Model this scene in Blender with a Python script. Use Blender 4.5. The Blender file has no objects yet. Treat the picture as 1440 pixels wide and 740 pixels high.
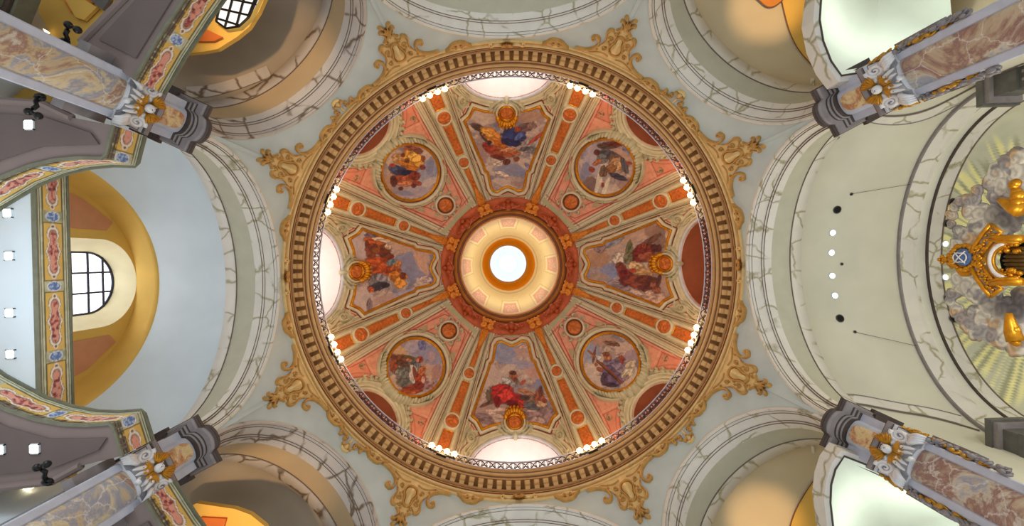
import bpy, bmesh, math, random
import numpy as np
from mathutils import Vector, Matrix
from mathutils.bvhtree import BVHTree

SC = bpy.context.scene
COL = SC.collection
PI = math.pi
F = 640.0                                   # focal length in pixels of the 1440 px wide frame
ROLL = math.radians(-1.5)
cr, sr = math.cos(ROLL), math.sin(ROLL)
VPX, VPY = 710.0, 364.0                     # where straight up lands in the frame
OFX, OFY = 0.36, 0.545                      # building axis, seen from the camera (m)
CAMX = -(cr*OFX + sr*OFY); CAMY = -(-sr*OFX + cr*OFY)

# ------------------------------------------------------------------ camera
cam = bpy.data.cameras.new('camera'); cam.lens = 36*F/1440; cam.sensor_width = 36
cam.shift_x = 10/1440; cam.shift_y = -6/1440
cam.clip_end = 500
co = bpy.data.objects.new('camera', cam); COL.objects.link(co); SC.camera = co
xa = Vector((cr, -sr, 0)); ya = Vector((-sr, -cr, 0)); za = Vector((0, 0, -1))
M = Matrix((xa, ya, za)).transposed().to_4x4(); M.translation = (CAMX, CAMY, 0)
co.matrix_world = M

# ------------------------------------------------------------------ world, light, exposure
SC.view_settings.view_transform = 'Standard'; SC.view_settings.look = 'None'
SC.view_settings.gamma = 1; SC.view_settings.use_curve_mapping = False
SC.view_settings.exposure = 0.12
WORLD = 0.75
w = bpy.data.worlds.new('world'); SC.world = w; w.use_nodes = True
w.node_tree.nodes['Background'].inputs[0].default_value = (0.92, 0.97, 1.0, 1)
w.node_tree.nodes['Background'].inputs[1].default_value = WORLD

def lamp(name, kind, loc, energy, color, size=0.3, target=None, spot=None, sy=None):
    l = bpy.data.lights.new(name, kind); l.energy = energy; l.color = color
    if kind == 'AREA':
        l.size = size
        if sy: l.shape = 'RECTANGLE'; l.size_y = sy
    else: l.shadow_soft_size = size
    if kind == 'SPOT':
        l.spot_size = math.radians(spot or 70); l.spot_blend = 0.8
    o = bpy.data.objects.new(name, l); COL.objects.link(o); o.location = loc
    if target is not None:
        o.rotation_euler = (Vector(target)-Vector(loc)).to_track_quat('-Z', 'Y').to_euler()
    return o
WARM = (1.0, 0.62, 0.33); COOL = (0.85, 0.93, 1.0); NEUT = (1.0, 0.9, 0.75)
CORN = 26.3                                  # the eight piers stand this far off the cross axes (degrees)
def pol(R, deg, Z): return (R*math.cos(math.radians(deg)), R*math.sin(math.radians(deg)), Z)
E_DOME, E_LANT = 130, 210
# chandelier clusters on the dome gallery (their bulbs are built with them): warm light at each
for k in range(8):
    lamp('gallery_light', 'POINT', pol(8.9, 22.5+45*k, 23.3), E_DOME, WARM, 0.35)
lamp('lantern_fill', 'POINT', (0, 0, 38.5), E_LANT, (1.0, 0.92, 0.78), 0.6)  # unseen fill added to brighten the cream lantern vault
lamp('lantern_top_fill', 'POINT', (0, 0, 44.5), 30, (1.0, .85, .6), 0.3)  # second added fill, for the gilt ring higher up

# warm lamps in the diagonal bays, added fill lights in the chancel and the west bay
def dirpt(x, y, Z):
    x = x-VPX-F*OFX/Z; y = y-VPY-F*OFY/Z; return (((cr*x+sr*y)*Z/F), ((-sr*x+cr*y)*Z/F), Z)
for (x, y, e, k_) in ((1082, 2, 420, 55), (1078, 742, 420, 55), (385, 80, 620, 60), (372, 690, 620, 60)):
    t_ = dirpt(x, y, 18.6); lamp('bay_light', 'SPOT', (t_[0]*.97, t_[1]*.97, 15.0 if x > 700 else 12.8), e, (1.0, .63, .30), .15, t_, k_)
lamp('chancel_fill', 'POINT', (13.2, 0, 10.5), 420, (1.0, .95, .78), .8)  # unseen point light added to brighten the chancel vault
lamp('apse_fill', 'POINT', (16.6, 0, 11.5), 160, (1.0, .93, .74), .4)  # added to lift the painted apse and its clouds
lamp('west_fill', 'POINT', (-11.6, 0, 9.5), 330, (.88, .95, 1.0), .8)  # cool unseen fill added to brighten the white west vault
lamp('lunette_fill', 'POINT', (-15.0, 0, 15.4), 25, (1.0, .86, .6), .3)  # small warm fill added for the ochre lunette

# ------------------------------------------------------------------ helpers
def px(a, b, Z):                             # axis-projection coordinates at height Z -> photo pixel
    return (VPX + F*OFX/Z + cr*a - sr*b, VPY + F*OFY/Z + sr*a + cr*b)
def ab(x, y, Z):                             # photo pixel at height Z -> axis-projection coordinates
    x = x - VPX - F*OFX/Z; y = y - VPY - F*OFY/Z
    return (cr*x + sr*y, -sr*x + cr*y)
def P(x, y, Z):
    a, b = ab(x, y, Z); return Vector((a*Z/F, b*Z/F, Z))
def sl(c):
    return tuple(((v/255)/12.92 if v/255 <= .04045 else ((v/255+.055)/1.055)**2.4) for v in c)
def sln(c):
    c = np.asarray(c, float)/255
    return np.where(c <= .04045, c/12.92, ((c+.055)/1.055)**2.4)
def tagp(o, label=None, cat=None, group=None, kind=None):
    if label: o['label'] = label
    if cat: o['category'] = cat
    if group: o['group'] = group
    if kind: o['kind'] = kind
    return o
def empty(name, loc=(0, 0, 0), label=None, cat=None, group=None, rotz=0):
    o = bpy.data.objects.new(name, None); COL.objects.link(o); o.location = loc; o.rotation_euler = (0, 0, rotz)
    o.empty_display_size = .2
    return tagp(o, label, cat, group)
def wm(o):
    m = Matrix.Translation(o.location) @ o.rotation_euler.to_matrix().to_4x4()
    return (wm(o.parent) @ o.matrix_parent_inverse @ m) if o.parent else m
def copy_ring(root, ang, label=None, group=None):
    """copy a thing with its parts and sub-parts, turned about the building axis"""
    c = root.copy(); COL.objects.link(c)
    mm = Matrix.Rotation(ang, 4, 'Z') @ wm(root)
    c.location = mm.translation; c.rotation_euler = mm.to_euler()
    if label: c['label'] = label
    if group: c['group'] = group
    def rec(a, b):
        for ch in a.children:
            d = ch.copy(); COL.objects.link(d); d.parent = b; d.matrix_parent_inverse = ch.matrix_parent_inverse.copy(); rec(ch, d)
    rec(root, c)
    return c
def link(name, me, mat, parent=None, smooth=False):
    if mat: me.materials.append(mat)
    if smooth: me.polygons.foreach_set('use_smooth', [True]*len(me.polygons))
    o = bpy.data.objects.new(name, me); COL.objects.link(o)
    if parent is not None:
        o.parent = parent; o.matrix_parent_inverse = wm(parent).inverted()
    return o
class MB:
    """collects vertices and faces of one mesh"""
    def __init__(s): s.v = []; s.f = []
    def add(s, v, f):
        n = len(s.v); s.v += [tuple(p) for p in v]; s.f += [tuple(i+n for i in q) for q in f]
    def grid(s, G, cu=False, cv=False):
        nv, nu = len(G), len(G[0]); n = len(s.v)
        for r in G: s.v += [tuple(p) for p in r]
        for j in range(nv if cv else nv-1):
            for i in range(nu if cu else nu-1):
                i2 = (i+1) % nu; j2 = (j+1) % nv
                s.f.append((n+j*nu+i, n+j*nu+i2, n+j2*nu+i2, n+j2*nu+i))
    def box(s, c, size, rz=0, M=None):
        x, y, z = [q/2 for q in size]; c0, s0 = math.cos(rz), math.sin(rz)
        v = []
        for dz in (-z, z):
            for dx, dy in ((-x, -y), (x, -y), (x, y), (-x, y)):
                p = Vector((c[0]+dx*c0-dy*s0, c[1]+dx*s0+dy*c0, c[2]+dz))
                v.append(M @ p if M else p)
        s.add(v, [(0, 3, 2, 1), (4, 5, 6, 7), (0, 1, 5, 4), (1, 2, 6, 5), (2, 3, 7, 6), (3, 0, 4, 7)])
    def tube(s, pts, rad, n=8, closed=False, flat=1.0, up=None):
        pts = [Vector(p) for p in pts]; m = len(pts)
        if not hasattr(rad, '__len__'): rad = [rad]*m
        G = []; prev = None
        for i, p in enumerate(pts):
            t = (pts[(i+1) % m]-pts[i-1]) if closed or 0 < i < m-1 else (pts[1]-pts[0] if i == 0 else pts[-1]-pts[-2])
            if t.length < 1e-9: t = Vector((0, 0, 1))
            t.normalize()
            if up is not None: a = Vector(up).cross(t)
            elif prev is not None: a = prev - t*prev.dot(t)
            else: a = t.orthogonal()
            if a.length < 1e-6: a = t.orthogonal()
            a.normalize(); prev = a; b = t.cross(a)
            G.append([p + a*rad[i]*math.cos(2*PI*k/n) + b*rad[i]*flat*math.sin(2*PI*k/n) for k in range(n)])
        base = len(s.v); s.grid(G, cu=True, cv=closed)
        if not closed:
            s.f.append(tuple(base+k for k in range(n))[::-1]); s.f.append(tuple(base+(m-1)*n+k for k in range(n)))
    def ball(s, c, r, nu=12, nv=8, sc=(1, 1, 1), R=None, bump=None):
        G = []
        for j in range(nv+1):
            ph = PI*j/nv; row = []
            for i in range(nu):
                th = 2*PI*i/nu
                q = Vector((math.sin(ph)*math.cos(th)*sc[0], math.sin(ph)*math.sin(th)*sc[1], math.cos(ph)*sc[2]))*r
                if bump: q *= bump(th, ph)
                if R: q = R @ q
                row.append(Vector(c)+q)
            G.append(row)
        s.grid(G, cu=True)
    def build(s, name, mat, parent=None, smooth=False, colors=None):
        me = bpy.data.meshes.new(name); me.from_pydata(s.v, [], s.f); me.update()
        if colors is not None: setcol(me, colors)
        return link(name, me, mat, parent, smooth)
def setcol(me, rgb):
    rgb = np.asarray(rgb, float); c = np.ones((len(rgb), 4)); c[:, :3] = rgb
    at = me.color_attributes.new('Col', 'FLOAT_COLOR', 'POINT'); at.data.foreach_set('color', c.ravel())
def grid_np(name, V, mat, parent=None, cu=False, colors=None, smooth=True):
    nv, nu = V.shape[:2]
    idx = np.arange(nv*nu).reshape(nv, nu)
    A = idx if cu else idx[:, :-1]
    B = np.roll(idx, -1, 1) if cu else idx[:, 1:]
    f = np.stack([A[:-1], B[:-1], B[1:], A[1:]], -1).reshape(-1, 4)
    return raw_np(name, V.reshape(-1, 3), f, mat, parent, None if colors is None else colors.reshape(-1, 3), smooth)
def raw_np(name, V, f, mat, parent=None, colors=None, smooth=True):
    me = bpy.data.meshes.new(name)
    me.vertices.add(len(V)); me.vertices.foreach_set('co', V.astype(np.float32).ravel())
    me.loops.add(f.size); me.loops.foreach_set('vertex_index', f.ravel().astype(np.int32))
    me.polygons.add(len(f)); me.polygons.foreach_set('loop_start', (np.arange(len(f))*f.shape[1]).astype(np.int32))
    me.update(calc_edges=True); me.validate()
    if colors is not None: setcol(me, colors)
    return link(name, me, mat, parent, smooth)

# ------------------------------------------------------------------ materials
def nmat(name):
    m = bpy.data.materials.new(name); m.use_nodes = True; nt = m.node_tree
    return m, nt, nt.nodes['Principled BSDF']
def plain(name, c, rough=.75, metal=0, var=.12, scale=2.0, bump=0, emit=None, es=1, bscale=25):
    m, nt, b = nmat(name); N = nt.nodes; L = nt.links
    lc = sl(c)
    tc = N.new('ShaderNodeTexCoord'); nz = N.new('ShaderNodeTexNoise'); nz.inputs['Scale'].default_value = scale
    nz.inputs['Detail'].default_value = 6; L.new(tc.outputs['Object'], nz.inputs['Vector'])
    rp = N.new('ShaderNodeValToRGB'); rp.color_ramp.elements[0].position = .3; rp.color_ramp.elements[1].position = .7
    rp.color_ramp.elements[0].color = (*[v*(1-var) for v in lc], 1); rp.color_ramp.elements[1].color = (*[min(1, v*(1+var*.6)) for v in lc], 1)
    L.new(nz.outputs['Fac'], rp.inputs[0]); L.new(rp.outputs[0], b.inputs['Base Color'])
    b.inputs['Roughness'].default_value = rough; b.inputs['Metallic'].default_value = metal
    if bump:
        bp = N.new('ShaderNodeBump'); bp.inputs['Strength'].default_value = bump; bp.inputs['Distance'].default_value = .03
        n2 = N.new('ShaderNodeTexNoise'); n2.inputs['Scale'].default_value = bscale; L.new(tc.outputs['Object'], n2.inputs['Vector'])
        L.new(n2.outputs['Fac'], bp.inputs['Height']); L.new(bp.outputs[0], b.inputs['Normal'])
    if emit: b.inputs['Emission Color'].default_value = (*sl(emit), 1); b.inputs['Emission Strength'].default_value = es
    return m
def matte(m):
    m.node_tree.nodes['Principled BSDF'].inputs['Specular IOR Level'].default_value = 0; return m
def painted(name, rough=.7, grain=.1, gscale=6.0):
    m, nt, b = nmat(name); N = nt.nodes; L = nt.links
    a = N.new('ShaderNodeAttribute'); a.attribute_name = 'Col'
    tc = N.new('ShaderNodeTexCoord'); nz = N.new('ShaderNodeTexNoise'); nz.inputs['Scale'].default_value = gscale; nz.inputs['Detail'].default_value = 5
    L.new(tc.outputs['Object'], nz.inputs['Vector'])
    mr = N.new('ShaderNodeMapRange'); mr.inputs[1].default_value = .3; mr.inputs[2].default_value = .7
    mr.inputs[3].default_value = 1-grain; mr.inputs[4].default_value = 1+grain
    L.new(nz.outputs['Fac'], mr.inputs[0])
    mx = N.new('ShaderNodeVectorMath'); mx.operation = 'SCALE'; L.new(a.outputs['Color'], mx.inputs[0]); L.new(mr.outputs[0], mx.inputs['Scale'])
    L.new(mx.outputs[0], b.inputs['Base Color']); b.inputs['Roughness'].default_value = rough
    return m
def veined(name, base, vein, scale=1.2, width=.035, rough=.6, dist=.5, soft=.03, amt=1.0, var=.08):
    m, nt, b = nmat(name); N = nt.nodes; L = nt.links
    tc = N.new('ShaderNodeTexCoord'); nz = N.new('ShaderNodeTexNoise'); nz.inputs['Scale'].default_value = scale*1.6; nz.inputs['Detail'].default_value = 5
    L.new(tc.outputs['Object'], nz.inputs['Vector'])
    ad = N.new('ShaderNodeMixRGB'); ad.blend_type = 'ADD'; ad.inputs[0].default_value = dist
    L.new(tc.outputs['Object'], ad.inputs[1]); L.new(nz.outputs['Color'], ad.inputs[2])
    vo = N.new('ShaderNodeTexVoronoi'); vo.feature = 'DISTANCE_TO_EDGE'; vo.inputs['Scale'].default_value = scale
    L.new(ad.outputs[0], vo.inputs['Vector'])
    n2 = N.new('ShaderNodeTexNoise'); n2.inputs['Scale'].default_value = scale*.9; L.new(tc.outputs['Object'], n2.inputs['Vector'])
    rp = N.new('ShaderNodeMapRange'); rp.inputs[1].default_value = width; rp.inputs[2].default_value = width+soft; rp.inputs[3].default_value = 1; rp.inputs[4].default_value = 0
    L.new(vo.outputs['Distance'], rp.inputs[0])
    msk = N.new('ShaderNodeMapRange'); msk.inputs[1].default_value = .42; msk.inputs[2].default_value = .52; msk.inputs[4].default_value = amt
    L.new(n2.outputs['Fac'], msk.inputs[0])
    mu = N.new('ShaderNodeMath'); mu.operation = 'MULTIPLY'; L.new(rp.outputs[0], mu.inputs[0]); L.new(msk.outputs[0], mu.inputs[1])
    bc = N.new('ShaderNodeValToRGB'); lb = sl(base)
    bc.color_ramp.elements[0].position = .35; bc.color_ramp.elements[1].position = .65
    bc.color_ramp.elements[0].color = (*[v*(1-var) for v in lb], 1); bc.color_ramp.elements[1].color = (*lb, 1)
    L.new(nz.outputs['Fac'], bc.inputs[0])
    mx = N.new('ShaderNodeMixRGB'); L.new(mu.outputs[0], mx.inputs[0]); L.new(bc.outputs[0], mx.inputs[1]); mx.inputs[2].default_value = (*sl(vein), 1)
    L.new(mx.outputs[0], b.inputs['Base Color']); b.inputs['Roughness'].default_value = rough
    return m
def marble(name, cols, scale=.55, seed=0.0, rough=.35, vein=(225, 220, 215)):
    m, nt, b = nmat(name); N = nt.nodes; L = nt.links
    tc = N.new('ShaderNodeTexCoord'); mp = N.new('ShaderNodeMapping'); mp.inputs['Location'].default_value = (seed, seed*.7, -seed)
    L.new(tc.outputs['Object'], mp.inputs['Vector'])
    nz = N.new('ShaderNodeTexNoise'); nz.inputs['Scale'].default_value = scale; nz.inputs['Detail'].default_value = 7
    nz.inputs['Roughness'].default_value = .68; nz.inputs['Distortion'].default_value = .7
    L.new(mp.outputs[0], nz.inputs['Vector'])
    rp = N.new('ShaderNodeValToRGB'); cr_ = rp.color_ramp
    n = len(cols); cr_.elements[0].position = .3; cr_.elements[0].color = (*sl(cols[0]), 1); cr_.elements[1].position = .7; cr_.elements[1].color = (*sl(cols[-1]), 1)
    for i in range(1, n-1):
        e = cr_.elements.new(.3+.4*i/(n-1)); e.color = (*sl(cols[i]), 1)
    L.new(nz.outputs['Fac'], rp.inputs[0])
    ad = N.new('ShaderNodeMixRGB'); ad.blend_type = 'ADD'; ad.inputs[0].default_value = .8
    L.new(mp.outputs[0], ad.inputs[1]); L.new(nz.outputs['Color'], ad.inputs[2])
    vo = N.new('ShaderNodeTexVoronoi'); vo.feature = 'DISTANCE_TO_EDGE'; vo.inputs['Scale'].default_value = scale*1.5
    L.new(ad.outputs[0], vo.inputs['Vector'])
    mr = N.new('ShaderNodeMapRange'); mr.inputs[1].default_value = .0; mr.inputs[2].default_value = .022; mr.inputs[3].default_value = .7; mr.inputs[4].default_value = 0
    L.new(vo.outputs['Distance'], mr.inputs[0])
    mx = N.new('ShaderNodeMixRGB'); L.new(mr.outputs[0], mx.inputs[0]); L.new(rp.outputs[0], mx.inputs[1]); mx.inputs[2].default_value = (*sl(vein), 1)
    L.new(mx.outputs[0], b.inputs['Base Color']); b.inputs['Roughness'].default_value = rough
    return m
def glow(name, c, s):
    m, nt, b = nmat(name); b.inputs['Base Color'].default_value = (*sl(c), 1)
    b.inputs['Emission Color'].default_value = (*sl(c), 1); b.inputs['Emission Strength'].default_value = s
    return m
MT = dict(
    pend=plain('pale_plaster', (194, 204, 200), .85, var=.08, scale=.9),
    white=plain('white_plaster', (214, 224, 230), .85, var=.06, scale=.6),
    beige=plain('beige_plaster', (214, 210, 190), .85, var=.06, scale=.7),
    plainband=plain('grey_green_plaster', (192, 188, 166), .85, var=.06),
    vein=veined('veined_band', (226, 220, 208), (158, 150, 112), 1.0, .0, soft=.06),
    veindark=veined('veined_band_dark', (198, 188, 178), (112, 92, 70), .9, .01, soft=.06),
    vein_line=plain('moulding_shadow_line', (120, 105, 95), .8),
    ochre=plain('ochre_plaster', (222, 178, 84), .8, var=.1, scale=.8),
    orange=plain('orange_plaster', (214, 134, 52), .8, var=.1),
    terra=plain('terracotta_panel', (206, 142, 100), .85, var=.08),
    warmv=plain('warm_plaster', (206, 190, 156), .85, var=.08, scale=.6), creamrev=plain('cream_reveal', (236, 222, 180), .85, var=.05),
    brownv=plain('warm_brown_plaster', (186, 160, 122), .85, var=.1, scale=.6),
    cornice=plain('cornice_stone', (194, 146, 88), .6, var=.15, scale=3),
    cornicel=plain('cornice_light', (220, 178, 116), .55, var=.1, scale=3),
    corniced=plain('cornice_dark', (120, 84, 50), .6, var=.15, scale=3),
    gold=plain('gold_leaf', (214, 146, 30), .34, .7, var=.25, scale=5, bump=.2),
    goldpaint=plain('gold_paint', (196, 146, 72), .5, .0, var=.22, scale=4, bump=.3),
    goldpaint2=plain('gold_paint_light', (222, 190, 128), .5, .0, var=.1, scale=4),
    orn=plain('orange_gold_paint', (206, 112, 44), .55, .05, var=.4, scale=6, bump=.3),
    cream=plain('cream_paint', (214, 204, 172), .65, var=.12, scale=3),
    creamg=plain('green_cream_paint', (190, 184, 150), .65, var=.14, scale=3),
    redring=plain('red_orange_paint', (196, 92, 44), .6, var=.2, scale=3),
    brown=plain('brown_paint', (120, 66, 34), .6, var=.2, scale=3),
    iron=plain('dark_iron', (52, 50, 62), .4, .5, var=.2),
    railwhite=plain('pale_rail', (190, 190, 205), .5, var=.1),
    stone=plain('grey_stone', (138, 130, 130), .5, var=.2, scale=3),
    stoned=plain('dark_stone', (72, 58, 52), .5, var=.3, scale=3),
    stonel=plain('pale_grey_stone', (206, 208, 214), .5, var=.12, scale=2.5),
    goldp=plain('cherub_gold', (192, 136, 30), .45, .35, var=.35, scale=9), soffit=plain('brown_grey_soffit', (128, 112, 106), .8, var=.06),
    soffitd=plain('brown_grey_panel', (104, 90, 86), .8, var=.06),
    stucco=plain('white_stucco', (224, 222, 222), .5, var=.12, scale=5),
    black=plain('black_iron', (16, 15, 15), .4, .3, var=.2),
    goldd=plain('dull_gold', (190, 124, 48), .5, .2, var=.2), redd=plain('deep_orange_paint', (176, 78, 34), .5, .1, var=.3, scale=5), goldl=matte(plain('lantern_gold', (226, 148, 30), .8, var=.08)), creaml=plain('lantern_cream', (244, 230, 180), .6, var=.05), lant=painted('lantern_paint', .75, .04, 3),
    pipe=plain('dark_gilt_pipe', (90, 66, 30), .35, .6, var=.2), silver=plain('silvered', (176, 172, 164), .35, .5, var=.2, scale=8), dgrey=plain('dark_grey_stone', (96, 94, 90), .5, var=.25, scale=3),
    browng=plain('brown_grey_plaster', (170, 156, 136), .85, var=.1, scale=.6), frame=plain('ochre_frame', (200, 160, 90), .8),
    terra2=plain('terracotta_coffer', (196, 104, 40), .8, var=.1), paneglass=glow('grey_daylight_pane', (200, 206, 214), .8),
    goldo=plain('orange_gold_carving', (222, 138, 46), .45, .3, var=.3, scale=6, bump=.3), offw=plain('off_white_plaster', (220, 216, 198), .85, var=.05),
    pink=plain('pink_paint', (220, 150, 122), .7, var=.1, scale=2),
    bulb=glow('bulb', (255, 214, 150), 9), square=glow('lit_square', (255, 236, 190), 3.0), spotl=glow('lit_spot', (255, 250, 235), 3),
    daylight=glow('daylight_glass', (236, 242, 255), 3), hole=plain('black_hole', (14, 14, 14), .9),
    vaultglow=glow('lantern_vault_glow', (196, 216, 250), .62), core=glow('lantern_core', (255, 252, 235), 3),
    fresco=painted('fresco_paint', .75, .1, 8), dome=painted('dome_paint', .7, .08, 3), apse=painted('apse_paint', .8, .05, 2),
    fascia=painted('fascia_paint', .6, .06, 5),
    marble=marble('pier_marble', [(128, 96, 100), (190, 168, 136), (212, 196, 160), (146, 150, 166), (198, 178, 142), (154, 116, 104), (206, 196, 180)], .75, 3),
    marble2=marble('pier_marble_rosy', [(134, 142, 168), (200, 186, 160), (188, 166, 140), (146, 108, 100), (204, 192, 170), (150, 156, 172), (196, 176, 150)], .75, 11),
    marblesm=marble('frieze_marble', [(200, 170, 110), (222, 200, 150), (176, 110, 70), (214, 190, 140)], 2.0, 5),
)

# ------------------------------------------------------------------ noise and paint
def vnoise(x, y, seed=0):
    xi = np.floor(x).astype(np.int64); yi = np.floor(y).astype(np.int64)
    xf = x-xi; yf = y-yi
    def h(i, j):
        n = (i*374761393 + j*668265263 + seed*1274126177) & 0x7fffffff
        n = ((n ^ (n >> 13))*1274126177) & 0x7fffffff
        return ((n ^ (n >> 16)) & 0xffff)/65535.0
    u = xf*xf*(3-2*xf); v = yf*yf*(3-2*yf)
    return (h(xi, yi)*(1-u)+h(xi+1, yi)*u)*(1-v) + (h(xi, yi+1)*(1-u)+h(xi+1, yi+1)*u)*v
def fbm(x, y, o=4, seed=0):
    s = 0; a = .5; t = 0
    for i in range(o):
        s = s + a*vnoise(x*2**i+17*i, y*2**i-9*i, seed+i); t += a; a *= .55
    return s/t
def sstep(a, b, x):
    t = np.clip((x-a)/(b-a), 0, 1); return t*t*(3-2*t)
def mixc(c, col, al):
    return c*(1-al[..., None]) + sln(col)*al[..., None]
def seg_dist(x, y, poly, closed=True):
    d = np.full(x.shape, 1e9); n = len(poly)
    for i in range(n if closed else n-1):
        ax, ay = poly[i]; bx, by = poly[(i+1) % n]
        dx, dy = bx-ax, by-ay; L = dx*dx+dy*dy+1e-9
        t = np.clip(((x-ax)*dx+(y-ay)*dy)/L, 0, 1)
        d = np.minimum(d, np.hypot(x-ax-t*dx, y-ay-t*dy))
    return d
def inside(x, y, poly):
    c = np.zeros(x.shape, bool); n = len(poly)
    for i in range(n):
        ax, ay = poly[i]; bx, by = poly[(i+1) % n]
        if ay == by: continue
        m = ((ay > y) != (by > y)) & (x < (bx-ax)*(y-ay)/(by-ay)+ax)
        c ^= m
    return c
def sdf(x, y, poly):
    d = seg_dist(x, y, poly); return np.where(inside(x, y, poly), -d, d)

# ================================================================== SETTING
def structure(o): o['kind'] = 'structure'; return o
def rad(d): return d*PI/180
# ---- dome profile: r (axis-projection px) -> R, Z
PH = np.linspace(-0.05, 1.2, 400)
DR = 10.6*np.cos(PH); DZ = 23.0+11.88*np.sin(PH); Dr = DR/DZ*F
_o = np.argsort(Dr); Dr_s, DR_s, DZ_s, PH_s = Dr[_o], DR[_o], DZ[_o], PH[_o]
def domeS(a, b, h=0.0):
    """axis-projection coordinates -> point on the dome shell, h metres proud of it"""
    a = np.asarray(a, float); b = np.asarray(b, float)
    r = np.hypot(a, b); R = np.interp(r, Dr_s, DR_s); Z = np.interp(r, Dr_s, DZ_s); ph = np.interp(r, Dr_s, PH_s)
    nR = -np.cos(ph); nZ = -np.sin(ph)*.9
    rr = np.maximum(r, 1e-6)
    Rn = R + nR*h; Zn = Z + nZ*h
    return np.stack([a/rr*Rn, b/rr*Rn, Zn+0*r], -1)
def dome_px(a, b):
    q = domeS(a, b); Z = q[..., 2]; a = np.asarray(a); b = np.asarray(b)
    return (VPX + F*OFX/Z + cr*a - sr*b, VPY + F*OFY/Z + sr*a + cr*b)
def px_dome(x, y):
    """photo pixel -> axis-projection coordinates on the dome"""
    Z = 28.0
    for _ in range(4):
        a, b = ab(x, y, Z); Z = float(np.interp(math.hypot(a, b), Dr_s, DZ_s))
    return ab(x, y, Z)
# sector-local (u across, v outwards) -> (a, b); deg = direction of the sector in building coordinates
def loc(u, v, deg):
    c, s = math.cos(rad(deg)), math.sin(rad(deg)); u = np.asarray(u, float); v = np.asarray(v, float)
    return v*c - u*s, v*s + u*c

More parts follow.
